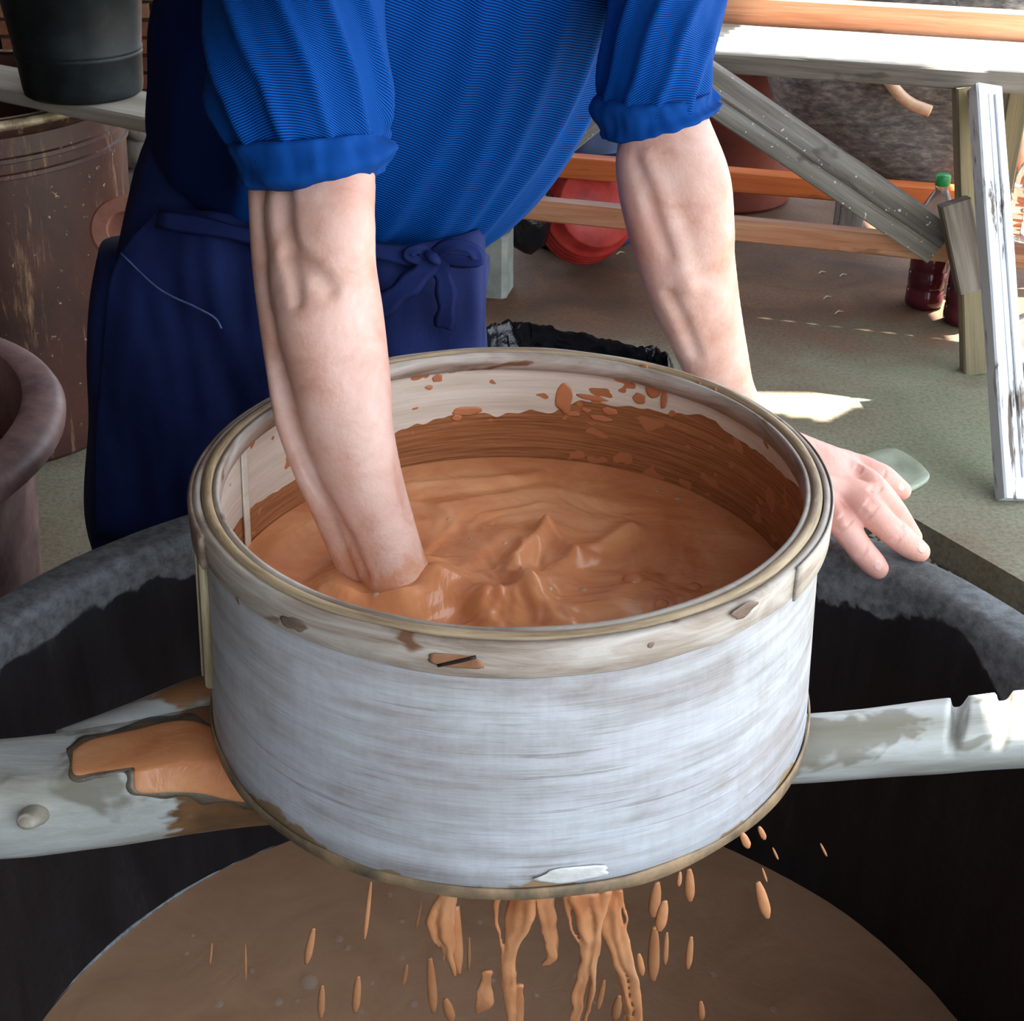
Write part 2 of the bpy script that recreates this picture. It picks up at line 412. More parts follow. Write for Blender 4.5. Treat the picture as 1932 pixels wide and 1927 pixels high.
def mat_log():
    m = NT('peeled_log'); c = m.coord((.35, 2, 2)); g = m.noise(c, 7, 6, .62, .8); gf = m.noise(m.coord((.6, 6, 6)), 10, 5, .7)
    p = m.noise(m.coord((.8, 1.2, 1.2)), 9, 4, .6, .5)
    col = m.ramp(g, [(.3, srgb(150, 146, 132)), (.5, srgb(190, 192, 188)), (.68, srgb(206, 212, 214))])
    col = m.mix(.35, col, m.ramp(gf, [(.35, .6), (.6, 1.1)]), 'MULTIPLY')
    col = m.mix(m.math('MULTIPLY', m.step(p, .58, .64), .7), col, srgb(112, 104, 84))
    # soaked and splashed where the slurry runs off the sieve
    x = m.xyz(m.coord()); near = m.step(m.math('ADD', x[0], m.math('MULTIPLY', m.math('SUBTRACT', m.noise(m.coord((1, 2, 2)), 9, 4, .6), .5), .26)), -.305, -.285)
    near = m.math('MULTIPLY', near, m.math('LESS_THAN', x[0], .1))
    col = m.mix(near, col, m.ramp(p, [(.4, srgb(104, 78, 54)), (.55, srgb(150, 108, 74))]))
    m.bump(gf, .35, .003); return m.set(col, m.math('MULTIPLY_ADD', near, -.25, .55), Specular_IOR_Level=.4)
def mat_skin():
    m = NT('skin'); c = m.coord(); n = m.noise(c, 22, 5, .6, .4); n2 = m.noise(c, 260, 3, .6); big = m.noise(c, 9, 3)
    col = m.ramp(n, [(.3, srgb(198, 146, 128)), (.5, srgb(216, 172, 156)), (.7, srgb(228, 192, 180))])
    col = m.mix(m.math('MULTIPLY', m.step(big, .5, .72), .35), col, srgb(208, 140, 126))
    hand = m.attr('hand'); col = m.mix(m.math('MULTIPLY', hand, .55), col, srgb(228, 164, 152))
    wet = m.attr('wet')
    film = m.step(m.math('MULTIPLY_ADD', m.noise(m.coord((1, 1, .4)), 60, 4, .6), .5, wet), 1.12, 1.26)
    col = m.mix(m.math('MULTIPLY', film, .7), col, srgb(206, 138, 96))
    cr = m.attr('crease')
    h = m.math('MULTIPLY_ADD', cr, 2.0, n2)
    m.bump(h, .35, .0016)
    r = m.math('MULTIPLY_ADD', wet, -.30, .50)
    return m.set(col, r, Subsurface_Weight=.12, Subsurface_Radius=(.012, .005, .003), Subsurface_Scale=.6, Specular_IOR_Level=.45)
def mat_shirt():
    m = NT('striped_blue_jersey'); s = m.attr('stripe'); c = m.coord()
    n = m.noise(c, 14, 3)
    w = m.math('SINE', m.math('MULTIPLY', s, 2 * math.pi / .0029))
    k = m.step(w, -.75, .85)
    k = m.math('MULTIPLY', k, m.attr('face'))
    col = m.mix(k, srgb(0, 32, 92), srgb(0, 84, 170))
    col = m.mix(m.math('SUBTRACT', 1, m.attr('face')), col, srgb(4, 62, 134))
    col = m.mix(m.attr('side'), col, srgb(5, 22, 66))  # deep shade on the flank, painted into the cloth as flat dark navy
    nb = m.noise(c, 600, 2); m.bump(m.math('MULTIPLY_ADD', k, 1.2, nb), .25, .0008)
    return m.set(col, .85, Specular_IOR_Level=.12, Sheen_Weight=0.0)
def mat_navy(name, a, b):
    m = NT(name); c = m.coord(); n = m.noise(c, 7, 5, .6, .4); wv = m.noise(m.coord((1, 1, .2)), 420, 2); w2 = m.noise(m.coord((.2, .2, 1)), 420, 2)
    col = m.ramp(n, [(.3, a), (.68, b)])
    dust = m.noise(c, 38, 6, .75); col = m.mix(m.math('MULTIPLY', m.step(dust, .66, .78), .35), col, srgb(96, 104, 140))
    m.bump(m.math('ADD', wv, w2), .3, .001); return m.set(col, .85, Specular_IOR_Level=.2)
def mat_glossy(name, col, rough=.3, n_scale=20, spread=.25, **kw):
    c2 = tuple(min(1, v * (1 + spread)) for v in col); c1 = tuple(v * (1 - spread) for v in col)
    return simple(name, [c1, col, c2], n_scale, rough=rough, bump=.08, **kw)
def mat_barrel():
    m = NT('glazed_brown_barrel'); c = m.coord(); n = m.noise(c, 5, 5, .6, .5); d = m.noise(m.coord((1, 1, .10)), 30, 6, .75, .3); sp = m.noise(c, 45, 5, .7)
    col = m.ramp(n, [(.35, srgb(48, 24, 19)), (.65, srgb(72, 38, 29))])
    col = m.mix(m.math('MULTIPLY', m.step(d, .54, .70), .6), col, srgb(168, 130, 96))
    col = m.mix(m.math('MULTIPLY', m.step(sp, .64, .70), .7), col, srgb(186, 164, 130))
    m.bump(sp, .25, .002); return m.set(col, .45)
def mat_glass(name, col, rough=.05, trans=.9):
    m = NT(name); n = m.noise(m.coord(), 30, 3)
    return m.set(m.ramp(n, [(.3, tuple(v * .92 for v in col)), (.7, col)]), rough, Transmission_Weight=trans, IOR=1.4)
FLOOR, TUB, SWALL, HOOP, SLURRY, WATER, LOG, SKIN, SHIRT = mat_floor(), mat_tub(), mat_sieve_wall(), mat_hoop(), mat_slurry(), mat_water(), mat_log(), mat_skin(), mat_shirt()
DRIP = mat_slurry('falling_slurry', .35, [(.32, srgb(196, 126, 82)), (.5, srgb(216, 150, 104)), (.7, srgb(232, 176, 132))])
NAVY = mat_navy('navy_cotton', srgb(14, 24, 62), srgb(26, 40, 92)); NAVY2 = mat_navy('navy_apron', srgb(16, 26, 70), srgb(34, 48, 104))
BARREL = mat_barrel()
BASIN = simple('brown_plastic', [srgb(84, 60, 60), srgb(118, 88, 86), srgb(140, 112, 108)], 14, rough=.5, bump=.3, bscale=60)
BLACKP = simple('black_plastic', [srgb(10, 15, 18), srgb(18, 25, 28), srgb(30, 38, 40)], 14, rough=.5, bump=.08, spec=.3)
BAGM = simple('black_bag_film', [srgb(10, 11, 14), srgb(26, 28, 34)], 20, rough=.22, bump=.5, bscale=26, bdist=.01)
STAINM = simple('dark_soaked_rim', [srgb(84, 78, 66), srgb(130, 110, 86), srgb(170, 140, 106)], 26, rough=.5, bump=.3)
METAL = simple('dark_iron', [srgb(40, 34, 32), srgb(70, 60, 54)], 30, rough=.5, bump=.2, Metallic=.6)

# ------------------------------------------------------------------ the setting
def poly_slab(name, pts, z0, z1, mat, parent=None, kind=None):
    n = len(pts); vs = [(x, y, z0) for x, y in pts] + [(x, y, z1) for x, y in pts]
    fs = [tuple(range(n))[::-1], tuple(range(n, 2 * n))] + [(i, (i + 1) % n, n + (i + 1) % n, n + i) for i in range(n)]
    o = ob(name, vs, fs, mat, parent, base=(0, 0, 0), smooth=False); fixn(o)
    if kind: o['kind'] = kind
    return o
ka, kb = Z(1745, 990, 0), Z(1932, 1098, 0)
kd = (kb - ka).normalized()
k0 = ka - kd * .55; k1 = ka + kd * 3.2
def grid_plane(name, x0, x1, y0, y1, nx, ny, zf, mat):
    vs = [(x0 + (x1 - x0) * i / nx, y0 + (y1 - y0) * j / ny, 0) for j in range(ny + 1) for i in range(nx + 1)]
    vs = [(x, y, zf(x, y)) for x, y, _ in vs]
    return ob(name, vs, gridf(ny + 1, nx + 1, False), mat, base=(0, 0, 0))
g = poly_slab('floor', [(-6, -5), (9, -5), (9, 9), (-6, 9)], -.45, -.07, simple('gravelly_earth', [srgb(62, 58, 46), srgb(106, 100, 84), srgb(146, 140, 122)], 34, rough=.9, bump=.9, bdist=.012), kind='structure')
tag(g, 'gravelly earth below the concrete edge beside the dark tub', 'ground')
slab = poly_slab('floor', [(-6, 9), (-6, 1.02), (-.5, 1.02), (k0.x, k0.y), (k1.x, k1.y), (9, k1.y), (9, 9)], -.069, 0, FLOOR, kind='structure')
tag(slab, 'worn grey concrete floor with brown earth and green tinge', 'floor')
# loose gravel along the kerb
vs, fs = [], []
for i in range(420):
    t = random.random() * 1.3 - .1; s = .012 + abs(random.gauss(0, .05)); p = ka + kd * t + V((-kd.y * -1, -kd.x, 0)).normalized() * 0 + V((kd.y, -kd.x, 0)) * s
    r = random.uniform(.003, .010); b0 = len(vs)
    for dx, dy, dz in ((1, 0, 0), (-1, 0, 0), (0, 1, 0), (0, -1, 0), (0, 0, .8), (0, 0, -.6)):
        vs.append((p.x + dx * r * random.uniform(.7, 1.2), p.y + dy * r * random.uniform(.7, 1.2), -.068 + (dz + .5) * r))
    for a, b, c in ((0, 2, 4), (2, 1, 4), (1, 3, 4), (3, 0, 4), (2, 0, 5), (1, 2, 5), (3, 1, 5), (0, 3, 5)): fs.append((b0 + a, b0 + b, b0 + c))
gr = ob('gravel', vs, fs, simple('pebble', [srgb(90, 84, 70), srgb(150, 146, 132)], 60, rough=.9), base=(ka.x, ka.y, -.07), smooth=False)
tag(gr, 'loose small gravel scattered along the broken concrete edge', 'gravel', kind='stuff')

WALLM = simple('dark_mortar', [srgb(52, 40, 32), srgb(84, 68, 54)], 12, rough=.9, bump=.5)
wall = poly_slab('wall_back', [(-3.2, 3.62), (-.55, 3.62), (-.55, 3.8), (-3.2, 3.8)], -.05, 2.75, WALLM, kind='structure')
tag(wall, 'dark brick wall behind the barrel and black bucket', 'wall')
BRICK = [simple('brick_%d' % i, c, 16, rough=.85, bump=.5, bdist=.004) for i, c in enumerate(([srgb(104, 60, 42), srgb(140, 84, 58)], [srgb(116, 76, 54), srgb(156, 112, 84)], [srgb(86, 50, 38), srgb(124, 72, 50)]))]
bl, bh, bd = .155, .046, .03
bmv = [(sx * (bl / 2 - c1), sy * bd / 2, sz * (bh / 2 - c2)) for sy, c1, c2 in ((-1, .003, .003), (-.6, 0, 0), (1, 0, 0)) for sx, sz in ((-1, -1), (1, -1), (1, 1), (-1, 1))]
bme = []
for mt in BRICK:
    me = bpy.data.meshes.new('brick'); me.from_pydata(bmv, [], gridf(3, 4, True, True, True)); me.materials.append(mt); me.update(); bme.append(me)
for r in range(14):
    for c in range(14):
        x = -3.0 + c * (bl + .012) + (r % 2) * .08; z = .36 + r * (bh + .009)
        o = bpy.data.objects.new('brick', random.choice(bme)); link(o, wall)
        o.location = (x, 3.612 + random.uniform(-.006, .004), z); o.rotation_euler = (0, random.uniform(-.02, .02), random.uniform(-.02, .02))
wl = poly_slab('shade_wall_left', [(-3.4, -3.2), (-3.2, -3.2), (-3.2, 3.8), (-3.4, 3.8)], -.05, 2.75, WALLM, kind='structure'); tag(wl, 'dark unseen side wall added to block light from the left', 'wall')  # out of view, placed to keep light off the left side
wf = poly_slab('shade_wall_front', [(-3.4, -3.4), (.15, -3.4), (.15, -3.2), (-3.4, -3.2)], -.05, 2.75, WALLM, kind='structure'); tag(wf, 'dark unseen front wall added to block light from front left', 'wall')  # unseen, added to stop front light so the left stays dark
# unseen board roof added to shade the scene, its gaps cut to place the sun
ROOFZ = 2.75
ROOFM = simple('roof_board', [srgb(70, 56, 44), srgb(104, 86, 66)], 5, (.2, 2, 2), .85, .3)
def up_to_roof(p): t = (ROOFZ - p.z) / SUN.z; return V((p.x + SUN.x * t, p.y + SUN.y * t, ROOFZ))
def inside(p, poly):
    c = False; n = len(poly)
    for i in range(n):
        a, b = poly[i], poly[(i + 1) % n]
        if (a[1] > p[1]) != (b[1] > p[1]) and p[0] < (b[0] - a[0]) * (p[1] - a[1]) / (b[1] - a[1]) + a[0]: c = not c
    return c
patch = [Z(x, y, 0) for x, y in ((1380, 752), (1425, 738), (1500, 741), (1570, 742), (1610, 728), (1682, 714), (1668, 735), (1640, 758), (1565, 792), (1500, 786), (1430, 770))]
gap1 = [tuple(up_to_roof(p))[:2] for p in patch]
lp = Z(1905, 1318, .655); gl = up_to_roof(lp); gap2 = [(gl.x - .022, gl.y - .03), (gl.x + .12, gl.y - .03), (gl.x + .12, gl.y + .03), (gl.x - .012, gl.y + .03)]
X0, X1, Y0, Y1, st = -3.4, 1.90, -3.4, 4.6, .02
gap4 = [(-.12, -9), (9, -9), (9, -1.75), (-.12, -1.75)]  # roof cut back at front right to let sky light in
bm = bmesh.new()
_fe = Y(1850, 148, 2.22); _fl = Z(1340, 113, _fe.z); _u = (_fe - _fl); _u.z = 0; _u.normalize(); _n = V((-_u.y, _u.x, 0))
gap3 = [tuple(up_to_roof(_fl + _u * a + _n * b))[:2] for a, b in ((-.02, .03), (.86, .03), (.86, .455), (.02, .455))]
def rect(x0, x1, y0, y1):
    q = [bm.verts.new((x, y, z)) for z in (ROOFZ, ROOFZ + .03) for x, y in ((x0, y0), (x1, y0), (x1, y1), (x0, y1))]
    for f in ((3, 2, 1, 0), (4, 5, 6, 7), (0, 1, 5, 4), (1, 2, 6, 5), (2, 3, 7, 6), (3, 0, 4, 7)): bm.faces.new([q[i] for i in f])
ny = int((Y1 - Y0) / st)
runs = []
for j in range(ny):
    y = Y0 + (j + .5) * st; row = []; start = X0; x = X0
    crit = any(min(p[1] for p in g_) - st < y < max(p[1] for p in g_) + st for g_ in (gap1, gap2, gap3, gap4))
    if not crit: row = [(X0, X1)]
    else:
        n = int((X1 - X0) / st); prev = None
        for i in range(n + 1):
            xc = X0 + (i + .5) * st
            solid = i < n and not any(inside((xc, y), g_) for g_ in (gap1, gap2, gap3, gap4))
            if solid and prev is None: prev = X0 + i * st
            if not solid and prev is not None: row.append((round(prev, 3), round(X0 + i * st, 3))); prev = None
    runs.append(row)
j = 0
while j < ny:
    k = j
    while k + 1 < ny and runs[k + 1] == runs[j]: k += 1
    for a, b in runs[j]: rect(a, b, Y0 + j * st, Y0 + (k + 1) * st)
    j = k + 1
me = bpy.data.meshes.new('shade_roof'); bm.to_mesh(me); bm.free(); me.materials.append(ROOFM)
rf = bpy.data.objects.new('shade_roof', me); link(rf); tag(rf, 'dark unseen board roof added for shade, gaps shaped for the sun', 'roof', kind='structure')
for n_, (x, y) in enumerate(((1.84, -1.68), (1.84, 4.5), (-.3, 4.5), (-.2, -1.9))):
    o = beam('trim_%d' % (n_ + 1), (x, y, -.06), (x, y, ROOFZ), .1, .1, W_GREY, up=V((0, 1, 0))); tag(o, 'timber post carrying the roof', 'post', kind='structure')

# ------------------------------------------------------------------ the big dark tub, its water, the log
TC = V((-.007, -.125, 0)); TR = .612
def wobt(w, k, r, z): return (.006 * noise.noise(V((math.cos(w) * 2, math.sin(w) * 2, 3.1))) + .0015 * noise.noise(V((math.cos(w) * 14, math.sin(w) * 14, z * 9))), .006 * noise.noise(V((math.cos(w) * 1.5, math.sin(w) * 1.5, 8.0))))
prof = [(.0, -.062), (.50, -.062), (.535, -.05), (.552, .05), (.575, .35), (.592, .53), (.600, .580), (.6085, .590), (.612, .600), (.612, .613), (.609, .618), (.603, .6195), (.575, .6195), (.568, .618), (.563, .613), (.561, .605), (.556, .55), (.548, .35), (.535, .0), (.51, -.035), (.0, -.035)]
tub = thing('round_tub', (TC.x, TC.y, -.062), 'large dark grey round tub of murky water under the wooden sieve', 'tub')
v, f = lathe(prof, 128, (TC.x, TC.y, 0), wobt)
o = ob('tub_shell', v, f, TUB, tub); fixn(o); o.data.set_sharp_from_angle(angle=math.radians(35))
# water
NW, MW = 90, 220; vs = [(TC.x, TC.y, .15)]
for i in range(1, NW + 1):
    r = .5425 * i / NW
    for j in range(MW):
        w = 2 * math.pi * j / MW; x, y = TC.x + r * math.cos(w), TC.y + r * math.sin(w)
        c = math.exp(-((x - .05) ** 2 + (y + .22) ** 2) / .02)
        z = .15 + .0018 * noise.noise(V((x * 9, y * 9, 1))) + c * .008 * noise.noise(V((x * 30, y * 30, 4))) + .0022 * c * math.sin(((x - .05) ** 2 + (y + .22) ** 2) ** .5 * 260)
        vs.append((x, y, z))
fs = [(0, 1 + j, 1 + (j + 1) % MW) for j in range(MW)]
for i in range(NW - 1):
    for j in range(MW):
        a = 1 + i * MW; k = (j + 1) % MW; fs.append((a + j, a + MW + j, a + MW + k, a + k))
water = thing('tub_water', (TC.x, TC.y, .15), 'murky brown water standing in the dark tub', 'water')
ob('water_surface', vs, fs, WATER, water)
GLASSB = simple('bubble_film', [(.75, .70, .64), (.9, .86, .8)], 30, rough=.08, bump=.02, Alpha=.16)
def dome(name, c, r, mat, parent, sq=.7):
    vs = [c + V((0, 0, r * sq))]; fs = []
    for i in range(1, 5):
        a = i / 4 * math.pi / 2
        for j in range(12):
            w = 2 * math.pi * j / 12; vs.append(c + V((r * math.sin(a) * math.cos(w), r * math.sin(a) * math.sin(w), r * sq * math.cos(a))))
    fs = [(0, 1 + j, 1 + (j + 1) % 12) for j in range(12)] + [(1 + i * 12 + j, 13 + i * 12 + j, 13 + i * 12 + (j + 1) % 12, 1 + i * 12 + (j + 1) % 12) for i in range(3) for j in range(12)]
    return ob(name, vs, fs, mat, parent)
for x, y, r in ((583, 1855, 22), (362, 1766, 8), (413, 1896, 12), (475, 1833, 9), (757, 1738, 9), (758, 1808, 9), (525, 1892, 12), (560, 1890, 8), (905, 1741, 8), (1085, 1842, 8), (1240, 1812, 8), (1345, 1838, 10), (640, 1772, 12), (655, 1790, 10), (700, 1855, 8), (50, 1905, 10), (1458, 1905, 10), (735, 1690, 10), (780, 1895, 11), (1120, 1890, 10), (1010, 1880, 9), (352, 1800, 7), (680, 1910, 9), (930, 1850, 7)):
    dome('bubble', Z(x, y, .1505), r * 1.55 / F * .8, GLASSB, water)
arc = [V((TC.x + .541 * math.cos(w), TC.y + .541 * math.sin(w), .1515)) for w in np.linspace(math.radians(100), math.radians(205), 40)]
v, f = tube(arc, [.0016 + .0012 * random.random() for _ in arc], 6, 120)
ob('foam_line', v, f, simple('pale_foam', [srgb(120, 124, 130), srgb(186, 192, 200)], 90, rough=.5), water)

# peeled log across the tub, with a broad fork under the sieve
log = thing('support_log', (0, -.07, .60), 'pale peeled log laid across the tub carrying the wooden sieve', 'log')
LZ = .60
def log_tube():
    cl = [Z(-420, 1505, .656), Z(-200, 1510, .60), Z(0, 1503, .585), Z(200, 1480, .585), Z(380, 1450, .588), Z(600, 1440, .592), Z(900, 1425, .60), Z(1250, 1418, .607), Z(1510, 1413, .612), Z(1720, 1395, .615), Z(1932, 1376, .618), Z(2150, 1360, .628), Z(2350, 1350, .655)]
    cl = [V((c.x, c.y, c.z)) for c in cl]
    rr = [.034, .046, .052, .053, .054, .050, .042, .034, .0315, .033, .035, .035, .033]
    arr = crom([[*c, r] for c, r in zip(cl, rr)], 520); vs = []
    n1, n2 = Z(1805, 1360, .645), Z(1893, 1340, .645)
    for i in range(520):
        c = V(arr[i, :3]); t = (V(arr[min(i + 1, 519), :3]) - V(arr[max(i - 1, 0), :3])).normalized()
        s = t.cross(V((0, 0, 1))).normalized(); u = s.cross(t)
        for j in range(40):
            w = 2 * math.pi * j / 40; r = arr[i, 3]
            d = V((c.x * 5, math.cos(w) * .9, math.sin(w) * .9)); r *= 1 + .07 * noise.noise(d) + .025 * noise.noise(d * 4)
            p = c + s * (math.cos(w) * r) + u * (math.sin(w) * r)
            # worn facet on top of the broad end and two saw notches at the thin end
            if p.x < -.12 and p.z > c.z + .040: p.z = c.z + .040 + (p.z - c.z - .040) * .15
            for nn, dep in ((n1, .017), (n2, .015)):
                dx = abs(p.x - nn.x - (p.y - nn.y) * .35); top = max(0, math.sin(w))
                if dx < .008: p = p - u * dep * top * min(1, (1 - dx / .008) * 1.8)
            vs.append(p)
    return vs, gridf(520, 40, True, True, True)
v, f = log_tube(); trunk_o = ob('trunk', v, f, LOG, log); fixn(trunk_o)
v, f = tube([Z(120, 1440, .588), Z(260, 1400, .592), Z(380, 1350, .60), Z(520, 1290, .606), Z(700, 1230, .612)], [.03, .036, .036, .032, .026], 20, 40)
branch_o = ob('side_branch', v, f, LOG, log); fixn(branch_o)
kn = Z(62, 1545, .60)
v, f = tube([kn + V((0, .012, -.004)), kn + V((0, -.012, .008)), kn + V((0, -.016, .011))], [.013, .009, .003], 14, 10, .8)
o = ob('knot', v, f, simple('knot_wood', [srgb(150, 138, 118), srgb(196, 190, 176)], 60, rough=.6), log); fixn(o)
# pool of slurry caught between log and sieve: a thin sheet with a rounded edge
pool = [(136, 1418), (170, 1398), (250, 1380), (330, 1362), (385, 1368), (440, 1400), (470, 1440), (500, 1500), (470, 1512), (430, 1508), (380, 1497), (330, 1495), (262, 1495), (252, 1470), (248, 1448), (190, 1456), (140, 1462)]
from mathutils.bvhtree import BVHTree
def tree(*obs):
    v, f = [], []
    for o in obs:
        b = len(v); v += [q.co + WL[o] for q in o.data.vertices]; f += [tuple(i_ + b for i_ in p.vertices) for p in o.data.polygons]
    return BVHTree.FromPolygons(v, f)
lt_ = tree(trunk_o, branch_o)
pud = thing('slurry_puddle', tuple(Z(300, 1440, .631)), 'flat orange slurry puddle on the log left of the sieve', 'puddle')
loop = crom(pool + [pool[0]], 140)[:-1]; n = len(loop); cpx = np.array((335., 1438.))
on = []
for i_ in range(n):
    t_ = loop[(i_ + 2) % n] - loop[i_ - 2]; q_ = np.array((t_[1], -t_[0])) / (np.linalg.norm(t_) + 1e-9); on.append(q_)
on = np.array(on)
if ((loop - cpx) * on).sum() < 0: on = -on
def onlog(x, y, lift):
    h_, nr, _, d_ = lt_.ray_cast(CAM, ray(x, y).normalized())
    if h_ is None: h_ = Z(x, y, .60); nr = V((0, 0, 1))
    if nr.dot(FR) < 0: nr = -nr
    return h_ + nr * lift
vs = []
for off, dz in ((13, -.002), (12, .0004), (5, .0006), (-3, .0006), (-9, -.002)):
    for i_ in range(n):
        o_ = off * (1 + 1.5 * noise.noise(V((i_ * .13, 3, 1)))) if off > 0 else off; q_ = loop[i_] + on[i_] * o_; vs.append(onlog(q_[0], q_[1], dz))
fixn(ob('wet_margin', vs, gridf(5, n), simple('soaked_wood', [srgb(80, 72, 62), srgb(120, 108, 92)], 30, (1, 3, 3), .3, .2), pud))
vs = []
for k, (q, dz) in enumerate(((1.0, -.001), (.998, .0008), (.985, .0017), (.95, .002), (.85, .002), (.7, .002), (.55, .002), (.4, .002), (.25, .002), (.1, .002))):
    for i_ in range(n):
        w_ = cpx + (loop[i_] - cpx) * q; vs.append(onlog(w_[0], w_[1], dz))
vs.append(onlog(cpx[0], cpx[1], .002))
fixn(ob('slurry_sheet', vs, gridf(10, n) + [(9 * n + i_, 9 * n + (i_ + 1) % n, 10 * n) for i_ in range(n)], SLURRY, pud))

# ------------------------------------------------------------------ the sieve
SB, SH = .65, .225
sieve = thing('round_sieve', (0, 0, SB), 'round bentwood sieve with a pale weathered wall full of orange slurry', 'sieve')
def rO(z): return .2522 + (.225 - z) / .225 * .0118
def rI(z): return .2435 + (.225 - z) / .225 * .0118
prof = [(rO(z), z) for z in np.linspace(0, .222, 10)] + [(.2508, .2245), (.248, .2252), (.2452, .2245)] + [(rI(z), z) for z in np.linspace(.222, 0, 12)]
inn = [0] * 10 + [0, .4, 1] + [1] * 12
def wobs(w, k, r, z): return (.0016 * noise.noise(V((math.cos(w) * 1.7, math.sin(w) * 1.7, z * 4))), .0016 * noise.noise(V((math.cos(w) * 3, math.sin(w) * 3, 5.5))) if z > .2 else 0)
SEG = 160
v, f = lathe(prof, SEG, (0, 0, SB), wobs)
f += [( (len(prof) - 1) * SEG + j, (len(prof) - 1) * SEG + (j + 1) % SEG, (j + 1) % SEG, j) for j in range(SEG)]
o = ob('sieve_wall', v, f, SWALL, sieve, attrs={'inner': np.repeat(inn, SEG)}); fixn(o)
def band(name, a0, a1, r0, r1, z0, z1, mat, parent, taper=.0, n=None, wav=.0015, sd=0.0, flare=True):
    """a bent strip between two angles (degrees), with real thickness and rounded edges"""
    n = n or max(6, int(abs(a1 - a0) / 2)); full = abs(a1 - a0) >= 359.9; vs = []
    for i in range(n + (0 if full else 1)):
        w = math.radians(a0 + (a1 - a0) * i / n); t = i / n
        th = (r1 - r0) * (1 - taper * (1 - t)); c, s = math.cos(w), math.sin(w)
        dz0 = wav * noise.noise(V((c * 4 + sd, s * 4, 1))); dz1 = wav * .7 * noise.noise(V((c * 4 + sd, s * 4, 9)))
        zz0, zz1 = z0 + dz0, z1 + dz1; e = min(.003, th * .4)
        for r, z in ((r0, zz0), (r0 + th - e, zz0), (r0 + th, zz0 + e), (r0 + th, zz1 - e), (r0 + th - e, zz1), (r0, zz1)):
            fl = (.225 - z) / .225 * .0118 if flare else 0
            vs.append(((r + fl) * c, (r + fl) * s, SB + z))
    m = 6; k = n + (0 if full else 1); fs = gridf(k, m, True, not full, not full)
    if full: fs += [((k - 1) * m + j, (k - 1) * m + (j + 1) % m, (j + 1) % m, j) for j in range(m)]
    o = ob(name, vs, fs, mat, parent); return fixn(o)
hoop = band('rim_hoop', 0, 360, .2530, .2592, .194, .2225, HOOP, sieve, n=160, wav=.002, flare=False)
DARKHOOP = simple('dark_hoop_wood', [srgb(84, 66, 56), srgb(126, 104, 92), srgb(160, 142, 128)], 14, (1, 1, 4), .5, .3, 60)
band('hoop_end', 120, 207, .2594, .2640, .193, .2215, DARKHOOP, hoop, taper=.8, flare=False)
band('hoop_end', 24, -37, .2594, .2618, .193, .2220, HOOP, hoop, taper=.8, sd=3, flare=False)
band('inner_hoop', 0, 360, .2385, .2432, .206, .2235, HOOP, sieve, n=140, wav=.001, sd=7, flare=False)
band('foot_band', 0, 360, .2526, .2546, .0, .010, STAINM, sieve, n=160, wav=.004, sd=2)
PALE = simple('split_cane', [srgb(140, 124, 90), srgb(196, 184, 152), srgb(216, 208, 184)], 20, (2, 2, .2), .5, .3, 60)
band('seam_strip', 197.5, 200.5, .2526, .2590, .062, .192, PALE, sieve, n=4, wav=.003)
band('seam_strip', 195.0, 196.6, .2526, .2600, .060, .193, PALE, sieve, n=4, wav=.003, sd=4)
# splash guard stripe inside: the overlapped end of the bent wall
band('wall_lap', 163.6, 166, .2412, .2430, .05, .205, simple('pale_lap', [srgb(196, 182, 162), srgb(222, 212, 198)], 10, (1, 1, 6), .5, .2), sieve, flare=True, n=8)
# mesh across the foot
vs = [(0, 0, SB + .004)] + [(.254 * math.cos(2 * math.pi * j / 64), .254 * math.sin(2 * math.pi * j / 64), SB + .004) for j in range(64)]
ob('mesh_bottom', vs, [(0, 1 + j, 1 + (j + 1) % 64) for j in range(64)], simple('wet_mesh', [srgb(120, 90, 66), srgb(160, 124, 94)], 200, rough=.4), sieve)
def cyl_hit(x, y, r, far=True):
    d = ray(x, y); ox, oy = CAM.x, CAM.y; a = d.x ** 2 + d.y ** 2; b = 2 * (ox * d.x + oy * d.y); c = ox * ox + oy * oy - r * r
    q = max(b * b - 4 * a * c, 0) ** .5; t = (-b + (q if far else -q)) / (2 * a); return CAM + d * t
def blob(name, c, n, up, hw, hh, th, mat, parent, seed=0.0, jag=.25, seg=20, fr=1.1):
    """a raised splash lying on a surface: centre c, normal n"""
    n = n.normalized(); s = up.cross(n).normalized(); u = n.cross(s); vs = []
    for k, (q, dz) in enumerate(((1.0, -.3), (1.0, .25), (.82, .8), (.45, 1.0))):
        for j in range(seg):
            w = 2 * math.pi * j / seg; e = 1 + jag * noise.noise(V((math.cos(w) * fr + seed, math.sin(w) * fr, seed * 3)))
            vs.append(c + s * (hw * q * e * math.cos(w)) + u * (hh * q * e * math.sin(w)) + n * (th * dz))
    vs.append(c + n * th); fs = gridf(4, seg) + [(3 * seg + j, 3 * seg + (j + 1) % seg, 4 * seg) for j in range(seg)]
    o = ob(name, vs, fs, mat, parent); return fixn(o)
up = V((0, 0, 1))
SPL = mat_slurry('splashed_slurry', .3, [(.3, srgb(170, 104, 68)), (.7, srgb(196, 126, 88))])
